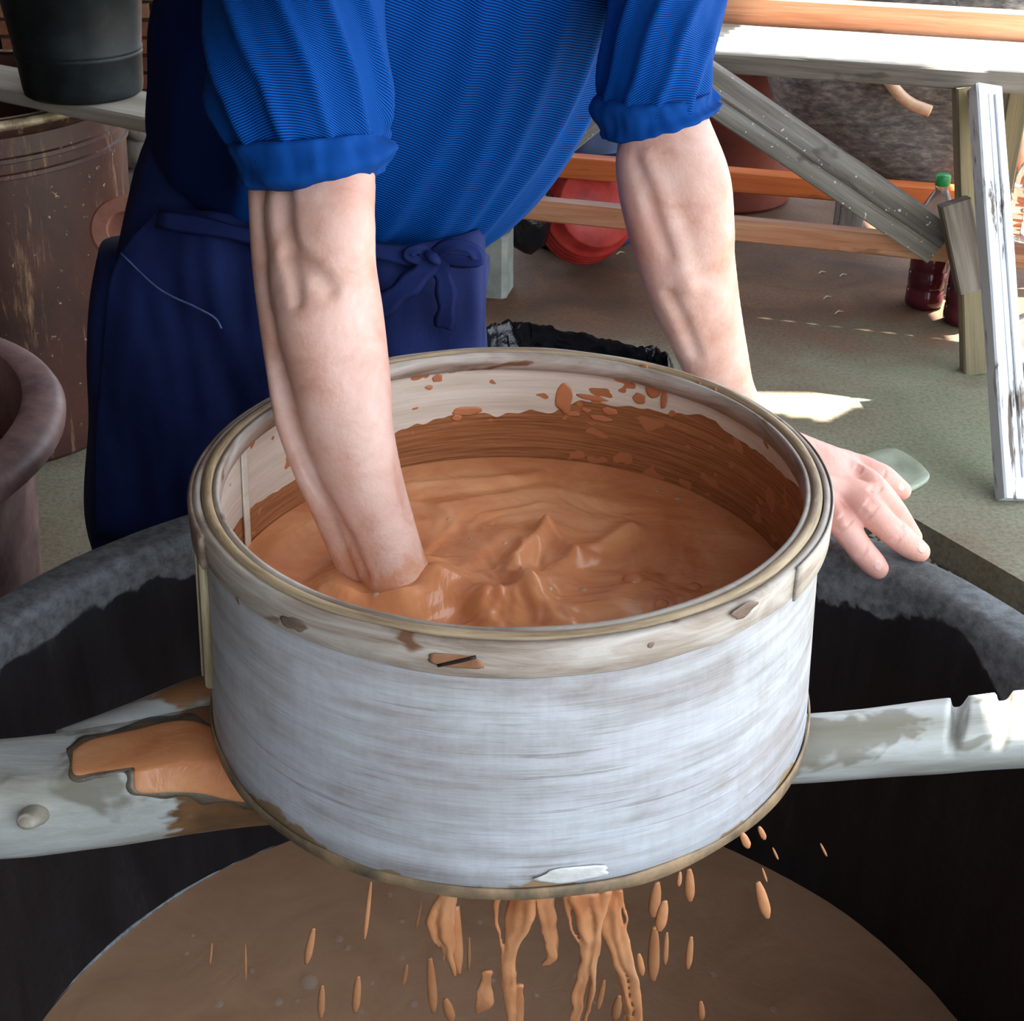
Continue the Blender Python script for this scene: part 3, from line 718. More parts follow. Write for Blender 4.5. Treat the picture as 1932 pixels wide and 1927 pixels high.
for i, (x, y, hw, hh) in enumerate(((1215, 698, 9, 9), (1175, 718, 15, 5), (1117, 751, 30, 5), (1206, 752, 12, 9), (1150, 776, 16, 7), (1231, 730, 16, 18), (1252, 752, 6, 18), (1318, 727, 5, 7), (1078, 781, 15, 5), (1106, 774, 9, 4), (1349, 737, 4, 5), (880, 776, 28, 8), (862, 788, 9, 6), (765, 690, 12, 5), (826, 714, 9, 6), (852, 700, 8, 4), (810, 731, 7, 4), (1065, 752, 16, 26), (1135, 790, 22, 5))):
    c = cyl_hit(x, y, .2445); d = (c - CAM).length; c2 = V((c.x, c.y, 0))
    flr = (.875 - c.z) / .225 * .0118; c = cyl_hit(x, y, .2433 + flr - .0002)
    blob('splash', c, -c2, up, hw * d / F * 1.05, hh * d / F * 1.15, .0008, SPL, sieve, i * 1.7, .35, 28)
# staple and knots on the hoop, pale patch near the foot
def fhit(x, y, r): return cyl_hit(x, y, r, False)
for x, y, hw, hh, mt in ((862, 1248, 62, 15, simple('rust_stain', [srgb(130, 84, 56), srgb(168, 122, 92)], 40, rough=.6)), ):
    c = fhit(x, y, .2594); blob('rust_stain', c, V((c.x, c.y, 0)), up, hw * .95 / F, hh * .95 / F, .0004, mt, hoop, 2.2, .5)
c0, c1 = fhit(826, 1256, .2600), fhit(898, 1240, .2600)
v, f = tube([c0, c0 * .5 + c1 * .5, c1], [.0013, .0016, .0012], 6, 8); ob('staple', v, f, METAL, hoop)
for x, y, hw, hh in ((1080, 1650, 72, 19),):
    c = fhit(x, y, rO(.012) + .0004); blob('pale_patch', c, V((c.x, c.y, 0)), up, hw * .96 / F, hh * .96 / F, .0006, simple('pale_patch_finish', [srgb(206, 204, 196), srgb(240, 240, 238)], 40, (1, 1, 3), .35, .3), sieve, 5.1, .45)
for x, y, hw, hh in ((1405, 1152, 34, 16), (1228, 1217, 7, 6), (555, 1180, 30, 16), (450, 1135, 8, 8)):
    c = fhit(x, y, .2620 if x == 1405 else .2594); blob('wood_knot', c, V((c.x, c.y, 0)), up, hw * .97 / F, hh * .97 / F, .0004, DARKHOOP, hoop, x * .01, .7)

# ------------------------------------------------------------------ slurry in the sieve
SZ = .755; SRr = .2494
seggs = []
def rd(a, b, amp, wd): seggs.append((Z(*a, SZ), Z(*b, SZ), amp * .8, wd * 1.1))
rd((960, 1085), (1030, 1005), .016, .012); rd((1030, 1005), (1085, 1060), .010, .008); rd((1010, 1105), (1190, 1000), .010, .012)
rd((860, 1080), (960, 1010), .007, .016); rd((800, 1110), (880, 1100), .010, .016); rd((620, 1130), (760, 1150), .010, .02); rd((760, 1150), (900, 1130), .008, .02)
rd((900, 1140), (1010, 1120), .013, .016); rd((990, 1110), (1060, 1190), .010, .012); rd((860, 930), (1010, 900), .004, .014); rd((800, 990), (900, 960), .004, .016)
rd((780, 915), (960, 905), .003, .008); rd((800, 940), (1000, 915), -.003, .008); rd((830, 960), (980, 930), .003, .008); rd((1040, 925), (1180, 960), .003, .012)
rd((1150, 1130), (1200, 1100), .006, .014); rd((680, 1110), (820, 1100), .006, .014)
rd((900, 1075), (980, 1090), -.005, .018); rd((860, 1150), (900, 1185), -.008, .012); rd((1180, 1060), (1250, 1080), -.004, .02); rd((640, 1075), (700, 1120), -.004, .012)
chu = Z(930, 1110, SZ); arm_in = Z(728, 1105, SZ)
def sh(x, y):
    p = V((x, y, SZ)); z = 0
    for a, b, amp, wd in seggs:
        ab = b - a; t = max(0, min(1, (p - a).dot(ab) / ab.length_squared)); d = (p - a - ab * t).length / wd
        z += amp * math.exp(-d ** 1.5)
    da = ((x - arm_in.x) ** 2 + (y - arm_in.y) ** 2) ** .5; z += .006 * math.exp(-((da - .045) / .014) ** 2) - .004 * math.exp(-((da - .075) / .012) ** 2)
    k = math.exp(-((x - chu.x) ** 2 + (y - chu.y) ** 2) / .018)
    q = V((x, y, 0)); wq = q * 22 + V((noise.noise(q * 14), noise.noise(q * 14 + V((5, 0, 0))), 0)) * 1.6
    z += (.001 + .006 * k) * noise.noise(wq) + (.0003 + .0022 * k) * noise.noise(wq * 2.7) + .0016 * noise.noise(q * 9) + (.0001 + .0011 * k) * noise.noise(wq * 6.1 + V((0, 0, 7)))
    return z
NG = 230; vs = []
for i in range(NG + 1):
    for j in range(NG + 1):
        u_, v_ = -1 + 2 * i / NG, -1 + 2 * j / NG; x, y = SRr * u_ * math.sqrt(1 - v_ * v_ / 2), SRr * v_ * math.sqrt(1 - u_ * u_ / 2)
        vs.append((x, y, SZ + sh(x, y) * min(1, (1 - math.hypot(x, y) / SRr) * 9 + .25)))
fs = [(i * (NG + 1) + j, (i + 1) * (NG + 1) + j, (i + 1) * (NG + 1) + j + 1, i * (NG + 1) + j + 1) for i in range(NG) for j in range(NG)]
edge = [i * (NG + 1) for i in range(NG)] + [NG * (NG + 1) + j for j in range(NG)] + [(NG - i) * (NG + 1) + NG for i in range(NG)] + [NG - j for j in range(NG)]
n0 = len(vs); ne = len(edge); vs += [(vs[e][0] * 1.01, vs[e][1] * 1.01, SB + .006) for e in edge]
fs += [(edge[k], edge[(k + 1) % ne], n0 + (k + 1) % ne, n0 + k) for k in range(ne)]
slurry = thing('slurry', (0, 0, SB), 'orange brown slurry churned up inside the round sieve', 'slurry')
fixn(ob('slurry_body', vs, fs, SLURRY, slurry))
FOAM = simple('slurry_bubble', [(.70, .45, .30), (.85, .6, .42)], 30, rough=.08, bump=.02, Alpha=.6)
for x, y, r in ((848, 984, 8), (888, 1018, 6), (953, 1036, 8), (945, 877, 5), (950, 879, 5), (1064, 880, 4), (1072, 881, 4), (1080, 882, 5), (1088, 882, 4), (1242, 926, 7), (1278, 940, 8), (1035, 1125, 8), (560, 955, 5), (745, 1085, 9), (712, 1148, 10), (1195, 1095, 22), (1310, 1105, 16), (1250, 1140, 14), (1100, 1110, 9)):
    p = Z(x, y, SZ); dome('bubble', V((p.x, p.y, SZ + sh(p.x, p.y) * .95 - .001)), r * 1.12 / F, FOAM if r < 12 else SLURRY, slurry, .6)

# falling slurry
def stream(px, yy, label=None, group=None, name='slurry_stream'):
    pts = [Y(x, y, yy) for x, y, _ in px]; rr = [w / 2 * (p - CAM).dot(_Fw) / F for p, (_, _, w) in zip(pts, px)]
    if max(w for *_, w in px) > 24:
        a = np.array([tuple(p) for p in pts]); fl = Field(a.min(0) - .03, a.max(0) + .03, .0017)
        for k in range(10):
            ox, oy, q = (0, 0, .34) if k == 0 else (random.uniform(-.95, .95), random.uniform(-.5, .3), random.uniform(.12, .34))
            m_ = len(pts) if k < 3 or len(pts) < 3 else random.choice((len(pts) - 1, len(pts)))
            fl.chain([p + V((ox * r + random.gauss(0, .0022), oy * r * .5, 0)) for p, r in zip(pts[:m_], rr)], [max(.0011, r * q * random.uniform(.7, 1.25)) * (.3 if k and i_ == m_ - 1 else 1) for i_, r in enumerate(rr[:m_])], .0022, rows=24)
        vs, fs = fl.mesh(); vs = vs + np.array([[noise.noise(V(p) * 70), noise.noise(V(p) * 60 + V((9, 0, 0))), 0] for p in vs]) * .0020
    else:
        vs, fs = tube(pts, rr, 12, max(14, len(pts) * 8), .6, V((0, 1, 0)))
    o = ob(name, vs, fs, DRIP); fixn(o); tag(o, label, 'slurry', group)
G1 = 'slurry pouring from the sieve'
stream([(848, 1680, 28), (838, 1740, 44), (846, 1790, 34), (856, 1840, 12)], -.225, 'short orange gush leftmost of the slurry pouring from the sieve', G1)
stream([(860, 1710, 14), (862, 1790, 24), (866, 1838, 8)], -.22, 'thin orange rivulet beside the leftmost gush of slurry', G1)
stream([(985, 1682, 96), (975, 1730, 76), (962, 1800, 36), (956, 1870, 36), (966, 1960, 28)], -.235, 'broad orange gush narrowing downward under the middle of the sieve', G1)
stream([(1025, 1690, 40), (1034, 1740, 26), (1038, 1800, 22), (1030, 1822, 8)], -.23, 'short orange spur right of the broad middle gush', G1)
stream([(1098, 1682, 92), (1104, 1740, 62), (1108, 1800, 38), (1100, 1860, 36), (1090, 1960, 24)], -.235, 'widest orange gush under the front right of the sieve', G1)
stream([(1158, 1680, 30), (1152, 1730, 44), (1172, 1800, 36), (1192, 1880, 34), (1202, 1960, 30)], -.235, 'slanting orange gush rightmost of the big slurry gushes', G1)
stream([(978, 1860, 20), (972, 1960, 34)], -.22, 'thick orange stream end at the bottom edge under the middle gush', G1)
G2 = 'drops of slurry falling below the sieve'
ORD = 'first second third fourth fifth sixth seventh eighth ninth tenth eleventh twelfth thirteenth fourteenth fifteenth sixteenth seventeenth eighteenth nineteenth twentieth twenty-first twenty-second twenty-third twenty-fourth twenty-fifth twenty-sixth twenty-seventh twenty-eighth twenty-ninth thirtieth thirty-first thirty-second'.split()
for di, (x0, y0, x1, y1, w) in enumerate(sorted(((700, 1664, 688, 1772, 8), (592, 1752, 578, 1818, 13), (608, 1860, 605, 1920, 12), (676, 1843, 670, 1910, 14), (811, 1808, 818, 1910, 16), (922, 1832, 905, 1912, 22), (840, 1885, 852, 1926, 18), (1240, 1665, 1232, 1730, 20), (1254, 1700, 1244, 1756, 20), (1235, 1750, 1232, 1850, 20), (1300, 1640, 1302, 1700, 17), (1283, 1645, 1281, 1672, 8), (1258, 1760, 1255, 1820, 9), (1304, 1768, 1298, 1828, 12), (1430, 1665, 1448, 1732, 19), (1400, 1572, 1412, 1600, 14), (1432, 1560, 1443, 1584, 10), (1458, 1600, 1468, 1622, 4), (1438, 1638, 1447, 1664, 4), (1548, 1592, 1560, 1616, 4), (1205, 1800, 1212, 1840, 12), (1168, 1880, 1160, 1925, 16), (1050, 1760, 1048, 1800, 8), (885, 1770, 884, 1830, 6), (795, 1700, 785, 1752, 5), (1322, 1890, 1324, 1925, 12), (400, 1780, 396, 1820, 4), (463, 1782, 464, 1850, 4), (768, 1820, 760, 1860, 8), (1140, 1850, 1128, 1905, 10)))):
    stream([(x0, y0, w * .5), (x0 * .7 + x1 * .3, y0 * .7 + y1 * .3, w), (x0 * .25 + x1 * .75, y0 * .25 + y1 * .75, w * 1.1), (x1, y1, w * .5)], -.20 + random.uniform(-.04, .06), 'falling orange slurry drop, %s drop from the left below the sieve' % ORD[di], G2, 'slurry_drop')

# ------------------------------------------------------------------ the man
man = thing('person', (-.22, .70, 0), 'man in blue striped shirt and navy trousers stirring slurry by hand', 'person')
# --- skin: both arms with hands, trunk, neck and head as one surface
def wd(px, depth): return px * depth / F / 2
def arm_right():
    fl = Field((-.36, -.22, .655), (.05, .36, 1.46), .0025)
    main = [(590, -260, 1.33, .052), (572, -90, 1.27, .056), (575, 90, 1.215, .052), (588, 240, 1.185, .047), (604, 340, 1.178, .043), (592, 405, 1.175, .042), (602, 480, 1.174, .0425), (621, 560, 1.174, .0435), (633, 640, 1.175, .0432), (648, 740, 1.18, .041), (655, 800, 1.184, .039), (683, 900, 1.19, .0345), (716, 1000, 1.196, .0315), (745, 1085, 1.202, .030), (772, 1160, 1.212, .030), (795, 1230, 1.225, .030)]
    fl.chain([P(x, y, d) for x, y, d, r in main], [r for *_, r in main], .01, rows=70)
    strip = [(530, 230, 1.185, .026), (511, 330, 1.184, .0195), (508, 420, 1.186, .0170), (514, 500, 1.186, .0175), (524, 600, 1.186, .0165), (534, 690, 1.188, .0150), (549, 790, 1.194, .0142), (585, 890, 1.20, .0142), (626, 980, 1.206, .0142), (668, 1075, 1.212, .0146), (705, 1160, 1.22, .015)]
    mid = [(560, 250, 1.20, .034), (560, 350, 1.206, .030), (556, 450, 1.206, .030), (566, 560, 1.206, .030), (580, 660, 1.206, .030), (600, 760, 1.208, .027), (632, 880, 1.212, .024), (674, 1000, 1.216, .022), (720, 1120, 1.225, .022)]
    fl.chain([P(x, y, d) for x, y, d, r in mid], [r for *_, r in mid], .006, rows=50)
    fl.chain([P(x, y, d) for x, y, d, r in strip], [r for *_, r in strip], .006, rows=50)
    # muscle belly below the elbow fold, the fold itself and the long furrow beside the ulna
    fl.chain([P(645, 330, 1.158), P(640, 420, 1.150), P(640, 490, 1.152)], [.020, .027, .018], .03)
    fl.chain([P(560, 540, 1.164), P(590, 620, 1.156), P(610, 720, 1.158)], [.012, .022, .014], .03)
    fl.groove([(530, 330), (530, 380), (533, 430), (545, 470), (568, 498), (595, 518), (622, 545)], 1.05, 1.4, [.006, .0075, .0075, .0065, .0055, .0045, .003], .012)
    fl.groove([(545, 480), (556, 530), (560, 570)], 1.05, 1.4, [.004, .0035, .002], .01)
    fl.groove([(516, 610), (524, 670), (534, 730), (549, 790), (572, 850), (601, 910), (632, 970), (660, 1030), (684, 1085)], 1.05, 1.4, [.003, .0045, .0055, .0055, .0055, .0055, .005, .005, .004], .010)
    # hand under the slurry
    W = P(772, 1150, 1.212); W = V((W.x, W.y, .732)); pal = V((W.x + .03, W.y - .035, .700))
    fl.chain([W, W * .5 + pal * .5, pal], [.029, .027, .022], .02)
    for k, (dx, dy, L) in enumerate(((.052, -.012, .06), (.044, -.035, .072), (.026, -.052, .076), (.004, -.060, .064))):
        a = pal + V((dx, dy, 0)) * .35; b = pal + V((dx, dy, -.008)) * (1 + L * 4)
        b = pal + V((dx, dy, -.01)) * (1 + L * 6)
        fl.chain([a, a * .5 + b * .5 + V((0, 0, .004)), b + V((0, 0, -.008))], [.0125, .011, .009], .008)
    fl.chain([W + V((-.012, -.012, -.02)), W + V((-.018, -.045, -.034)), W + V((-.006, -.075, -.044))], [.015, .0125, .010], .01)
    return fl.mesh()
def arm_left():
    fl = Field((.06, .16, .66), (.46, .58, 1.46), .0025)
    main = [(1285, -260, 1.44, .046), (1262, -80, 1.41, .046), (1240, 90, 1.38, .043), (1243, 190, 1.368, .042), (1254, 260, 1.364, .0465), (1264, 330, 1.362, .0525), (1277, 400, 1.372, .0525), (1295, 490, 1.39, .0485), (1318, 580, 1.415, .0425), (1346, 670, 1.45, .036), (1372, 745, 1.478, .0305), (1410, 810, 1.495, .0285), (1452, 858, 1.50, .029)]
    fl.chain([P(x, y, d) for x, y, d, r in main], [r for *_, r in main], .01, rows=64)
    # flexor ridge and tendon line on the near side
    fl.chain([P(1204, 300, 1.345), P(1228, 400, 1.345), P(1262, 500, 1.37), P(1300, 610, 1.40), P(1340, 700, 1.445)], [.014, .018, .018, .015, .011], .02)
    fl.chain([P(1296, 280, 1.345), P(1322, 350, 1.338), P(1332, 440, 1.352)], [.014, .022, .018], .03)
    fl.groove([(1206, 305), (1228, 360), (1246, 420), (1268, 480)], 1.2, 1.6, [.0035, .005, .0045, .003], .014)
    fl.groove([(1222, 300), (1238, 345), (1256, 400), (1276, 460), (1300, 540)], 1.2, 1.6, [.003, .004, .0045, .004, .003], .016, -.4, False)
    fl.groove([(1262, 560), (1288, 610), (1312, 670)], 1.2, 1.6, [.003, .004, .003], .012)
    vA, fA = fl.mesh()
    fl = Field((.23, .20, .555), (.53, .47, .80), .0016)
    Wp = P(1452, 858, 1.50)
    fl.chain([P(1410, 810, 1.495), Wp], [.0285, .029], .01)
    mcp = [P(1562, 958, 1.487), P(1582, 918, 1.496), P(1594, 893, 1.507), P(1588, 874, 1.520)]
    for q, r in zip(mcp, [.0175, .018, .0165, .0145]): fl.chain([Wp, Wp * .5 + q * .5, q], [.026, .022, r], .016)
    fl.chain([P(1500, 915, 1.500), P(1550, 905, 1.500)], [.022, .021], .02)
    fingers = [
        [(1562, 958, 1.487, .0172), (1590, 988, 1.478, .0160), (1612, 1020, 1.478, .0142), (1628, 1042, 1.480, .0140), (1646, 1062, 1.488, .0134), (1656, 1073, 1.494, .0118)],
        [(1582, 918, 1.496, .0178), (1618, 940, 1.480, .0165), (1640, 962, 1.474, .0168), (1672, 993, 1.480, .0150), (1697, 1014, 1.488, .0150), (1720, 1032, 1.496, .0138), (1734, 1041, 1.502, .0118)],
        [(1594, 893, 1.507, .0162), (1628, 905, 1.497, .0150), (1652, 926, 1.490, .0154), (1684, 962, 1.500, .0138), (1704, 992, 1.510, .0132), (1720, 1014, 1.518, .0115)],
        [(1588, 874, 1.520, .0145), (1622, 880, 1.520, .0132), (1648, 891, 1.518, .0130), (1666, 901, 1.520, .0138), (1688, 918, 1.528, .0124), (1701, 926, 1.531, .0106)]]
    for fi in fingers: fl.chain([P(x, y, d) for x, y, d, r in fi], [r for *_, r in fi], .0045, rows=26)
    # tendons over the back of the hand
    for a in ((1590, 988), (1635, 958), (1648, 922)): fl.groove([(1548, 905), (1552 * .5 + a[0] * .5, 900 * .5 + a[1] * .5), a], 1.35, 1.6, [.002, .003, .002], .010, -.3, False, .02)
    # thumb, hidden behind the sieve, hooked over the tub's lip
    fl.chain([P(1490, 905, 1.49), P(1510, 965, 1.475), P(1522, 1010, 1.475), P(1535, 1040, 1.482)], [.019, .016, .014, .011], .012)
    # skin creases over the knuckles
    for x, y, ax, ay, w, offs in ((1640, 964, .74, .67, 21, (-12, -7, -2, 3, 8)), (1652, 926, .70, .71, 17, (-9, -4, 1, 6)), (1591, 986, .66, .75, 20, (-10, -5, 0, 5, 10)), (1664, 899, .88, .47, 15, (-2, 3)), (1622, 880, .95, .30, 15, (-5, 0, 5)), (1697, 1014, .74, .67, 17, (-2, 3)), (1628, 1042, .68, .73, 16, (-2, 3)), (1700, 990, .6, .8, 9, (0, 4))):
        for o in offs:
            cx, cy = x + ax * o, y + ay * o; bow = 3.0
            fl.groove([(cx + ay * w * t - ax * bow * t * t, cy - ax * w * t - ay * bow * t * t) for t in (-.85, -.45, 0, .45, .85)], 1.35, 1.6, [.0006, .0011, .0013, .0011, .0006], .002, .15, tol=.005)
    nails = []
    for x, y, ax, ay, w in ((1738, 1033, .80, .60, .0082), (1657, 1067, .64, .77, .0078), (1700, 920, .84, .54, .0066), (1721, 1006, .62, .78, .0062)):
        p = fl.hit(x, y, 1.35, 1.6)
        if p is not None:
            n = fl.normal(p); al = (_right * ax - _up * ay); al = (al - n * al.dot(n)).normalized(); nails.append((p, n, al, w))
    vB, fB = fl.mesh()
    return np.vstack([vA, vB]), np.vstack([fA, fB + len(vA)]), nails
def trunk():
    fl = Field((-.62, .15, .62), (.42, .98, 1.98), .012)
    sp = [P(590, 420, 1.70), P(640, 250, 1.64), P(730, 80, 1.57), P(800, -60, 1.50), P(870, -240, 1.43)]
    for (c, r), (c2, r2) in zip(zip(sp, (.15, .155, .14, .11, .06)), list(zip(sp, (.15, .155, .14, .11, .06)))[1:]):
        for dx in (-.05, .05): fl.seg(c + V((dx, .02, 0)), c2 + V((dx, .02, 0)), r - .025, r2 - .025, .05)
    fl.seg(P(700, -255, 1.46), P(1090, -262, 1.49), .032, .032, .04)
    nb, hd = P(890, -330, 1.40), P(930, -520, 1.33)
    fl.seg(nb, hd, .062, .058, .04)
    f_ = (V((.1, -1, -.45))).normalized(); u_ = V((0, -.42, .9)).normalized(); s_ = f_.cross(u_).normalized()
    H = hd + u_ * .08
    fl.seg(H + u_ * .04 - f_ * .02, H + u_ * .04 + f_ * .02, .088, .084, .03); fl.seg(H, H - u_ * .07 + f_ * .045, .08, .05, .04)
    fl.seg(H + f_ * .095 + u_ * .02, H + f_ * .118 - u_ * .025, .010, .017, .012)
    for q in (-1, 1):
        fl.seg(H + s_ * q * .088 + u_ * .015, H + s_ * q * .094 - u_ * .03, .017, .011, .006)
    return fl.mesh(), (H, f_, u_, s_)
va, fa = arm_right(); vb, fb, NAILS = arm_left(); (vc, fc), HD = trunk()
verts = np.vstack([va, vb, vc]); faces = [tuple(q) for q in fa] + [tuple(q + len(va)) for q in fb] + [tuple(q + len(va) + len(vb)) for q in fc]
wet = np.concatenate([np.clip((.93 - va[:, 2]) / .16, 0, 1), np.zeros(len(vb) + len(vc))])
hw_ = P(1500, 850, 1.5); dh = (vb - np.array(hw_)) @ np.array((P(1650, 980, 1.49) - hw_).normalized())
hand = np.concatenate([np.zeros(len(va)), np.clip(dh / .07 + .3, 0, 1), np.zeros(len(vc))])
ob('body', verts, faces, SKIN, man, attrs={'wet': wet, 'hand': hand, 'crease': np.zeros(len(verts))})
NAIL = simple('fingernail', [srgb(224, 172, 160), srgb(232, 190, 180)], 60, rough=.3, bump=.05)
for p, n, al, w in NAILS: blob('fingernail', p - n * .0006, n, al, w * .66, w * .95, .0011, NAIL, man, .3, .04)
H, f_, u_, s_ = HD
vs = []; NHr, NHs = 18, 36
for i in range(NHr):
    a = i / (NHr - 1) * 1.75
    for j in range(NHs):
        w = 2 * math.pi * j / NHs; front = max(0, math.cos(w))
        a2 = a * (1 - .42 * front); d = u_ * math.cos(a2) + (f_ * math.cos(w) + s_ * math.sin(w)) * math.sin(a2)
        vs.append(H + u_ * .035 - f_ * .008 + d * (.112 + .004 * noise.noise(d * 9)))
ob('hair', vs, gridf(NHr, NHs), simple('short_grey_black_hair', [srgb(24, 22, 22), srgb(60, 58, 58)], 60, rough=.6, bump=.6), man)

EYE = simple('eye', [srgb(30, 22, 18), srgb(60, 44, 36)], 40, rough=.2); LIP = simple('lips', [srgb(150, 88, 80), srgb(176, 108, 98)], 40, rough=.5)
for q in (-1, 1):
    blob('eye', H + f_ * .094 + s_ * q * .033 + u_ * .018, f_ + s_ * q * .25, u_, .012, .006, .003, EYE, man, 1, .05)
    blob('eyebrow', H + f_ * .094 + s_ * q * .034 + u_ * .040, f_ + s_ * q * .25, u_, .018, .004, .003, EYE, man, 2, .1)
blob('mouth', H + f_ * .099 - u_ * .058, f_, u_, .022, .006, .003, LIP, man, 3, .1)
# --- clothes
shirt_t = None
def fold(w, c, wid):
    d = (w - c + math.pi) % (2 * math.pi) - math.pi; return math.exp(-(d / wid) ** 2)
def torso_disp(w, t, p):
    w = 2 * math.pi - w
    # theta: 0 = his left (image right), pi = image left, 3pi/2 = front
    z = 0
    for c, wid, amp, drift in ((4.45, .055, .011, .25), (4.66, .05, .010, .2), (4.86, .05, .014, .10), (5.08, .055, .015, .0), (5.30, .05, .010, -.15), (5.52, .05, .010, -.3), (4.2, .07, .010, .2), (3.7, .12, .008, .2), (5.75, .06, .008, -.4)):
        z += amp * fold(w, c + drift * (.4 - t) + .05 * math.sin(t * 7 + c * 5), wid) * (.55 + .45 * noise.noise(V((c * 3, t * 4, 0)))) * min(1, max(0, (t - .03) / .15))
    q = V((math.cos(w) * 2.2, math.sin(w) * 2.2, t * 2.0)); z += .005 * noise.noise(q * 1.7) + .0016 * noise.noise(V((math.cos(w) * 9, math.sin(w) * 9, t * 3)))
    # hem gathers softly inward
    return z - .012 * max(0, 1 - t / .05)
TS = [(P(588, 352, 1.700), .198, .135), (P(612, 300, 1.668), .216, .160), (P(660, 215, 1.625), .243, .178), (P(722, 100, 1.575), .252, .176), (P(785, -20, 1.525), .244, .162), (P(838, -150, 1.475), .228, .142), (P(862, -250, 1.445), .215, .140), (P(882, -310, 1.425), .145, .115), (P(892, -345, 1.41), .088, .088), (P(896, -362, 1.405), .078, .078)]
shirt_lat = V((1, .10, 0)).normalized()
v, al, th = loft(TS, 120, 200, shirt_lat, torso_disp, 2.15)
f = gridf(120, 200)
shirt = ob('shirt', v, f, SHIRT, man, attrs={'stripe': al, 'face': np.ones(len(v)), 'side': [min(1, max(0, (w - 2.02) / .06)) if w < 4.2 else 0.0 for w in th]}); fixn(shirt)  # side marks the shaded flank, darkened by colour
sm = shirt.modifiers.new('thick', 'SOLIDIFY'); sm.thickness = .003; sm.offset = -1
def sleeve(name, secs, rows, seg, disp, lat, face=1.0, exp=2.0):
    v, al, th = loft(secs, rows, seg, lat, disp, exp)
    o = ob(name, v, gridf(rows, seg), SHIRT, shirt, attrs={'stripe': np.array(al) * 1.3, 'face': np.full(len(v), face)}); fixn(o)
    m = o.modifiers.new('thick', 'SOLIDIFY'); m.thickness = .0028; m.offset = -1
    return o
def sd_right(w, t, p):
    # folds run slantwise from the outer shoulder to the inner cuff
    ph = (w - 3 * math.pi / 2); z = 0
    for off, amp, wid, sl in ((-1.25, .009, .10, 1.3), (-.80, .008, .08, 1.5), (-.3, .006, .08, 1.6), (.2, .006, .08, 1.6), (.75, .007, .09, 1.6), (-1.8, .008, .12, 1.2)):
        z += amp * fold(ph, off + sl * (t - .45), wid)
    return z + .005 * noise.noise(V((math.cos(w) * 2.5, math.sin(w) * 2.5, t * 4))) + .006 * math.exp(-((t - .93) / .06) ** 2)
SR = [(P(640, -290, 1.40), .075, .075), (P(602, -190, 1.34), .090, .092), (P(572, -60, 1.275), .080, .090), (P(566, 60, 1.222), .0775, .085), (P(571, 150, 1.190), .077, .080), (P(580, 215, 1.180), .073, .076), (P(587, 258, 1.184), .062, .066), (P(589, 284, 1.190), .050, .053)]
sleeve('sleeve', SR, 90, 120, sd_right, V((1, .12, .05)))
def cd(sd, amp=.0035):
    def g(w, t, p):
        q = V((math.cos(w) * 2 + sd, math.sin(w) * 2, t * 1.3))
        puff = .007 * math.sin(math.pi * min(1, max(0, t))) ** .6
        return puff + amp * noise.noise(q * 1.6) + .0022 * noise.noise(V((math.cos(w) * 7 + sd, math.sin(w) * 7, t * 2))) + .0028 * math.sin(t * 9 + w * 1.5 + sd)
    return g
CR = [(P(588, 250, 1.176), .0605, .064), (P(592, 290, 1.182), .0630, .066), (P(598, 334, 1.190), .0570, .062)]
sleeve('cuff', CR, 26, 120, cd(1.0, .005), V((1, .12, .20)), 0.0)
def sd_left(w, t, p):
    ph = (w - 3 * math.pi / 2); z = 0
    for off, amp, wid, sl in ((-1.2, .0055, .11, -1.6), (-.6, .005, .10, -1.8), (0.0, .005, .10, -1.9), (.55, .0055, .10, -1.9), (1.1, .0055, .11, -1.7)):
        z += amp * fold(ph, off + sl * (t - .6), wid)
    return z + .004 * noise.noise(V((math.cos(w) * 2.5 + 4, math.sin(w) * 2.5, t * 4)))
SL_ = [(P(1225, -300, 1.50), .070, .072), (P(1262, -190, 1.46), .082, .084), (P(1262, -60, 1.42), .066, .072), (P(1248, 60, 1.378), .0555, .066), (P(1239, 130, 1.362), .055, .062), (P(1236, 180, 1.364), .0535, .06), (P(1236, 203, 1.372), .045, .050)]
sleeve('sleeve', SL_, 80, 120, sd_left, V((1, -.1, .05)))
CL_ = [(P(1236, 170, 1.362), .0535, .058), (P(1236, 203, 1.370), .0560, .061), (P(1240, 234, 1.378), .0545, .060)]
sleeve('cuff', CL_, 24, 120, cd(6.0, .0025), V((1, -.1, -.02)), 0.0)
# small pale print on the chest
from mathutils.bvhtree import BVHTree
bvh = BVHTree.FromPolygons([tuple(q.co + WL[shirt]) for q in shirt.data.vertices], [tuple(q.vertices) for q in shirt.data.polygons])
WHITE = simple('white_print', [srgb(214, 224, 236), srgb(236, 240, 246)], 60, rough=.6, bump=.02)
for x, y, hw, hh in ((1151, 2, 2.2, 6), (1159, 0, 2.2, 7), (1155, -9, 5, 2)):
    p, n, _, d = bvh.ray_cast(CAM, ray(x, y).normalized())
    if p is not None:
        n = n if n.dot(FR) > 0 else -n
        blob('chest_print', p + n * .0003, n, V((0, 0, 1)), hw * d / F, hh * d / F * 1.3, .0005, WHITE, shirt, 1.0, .1)

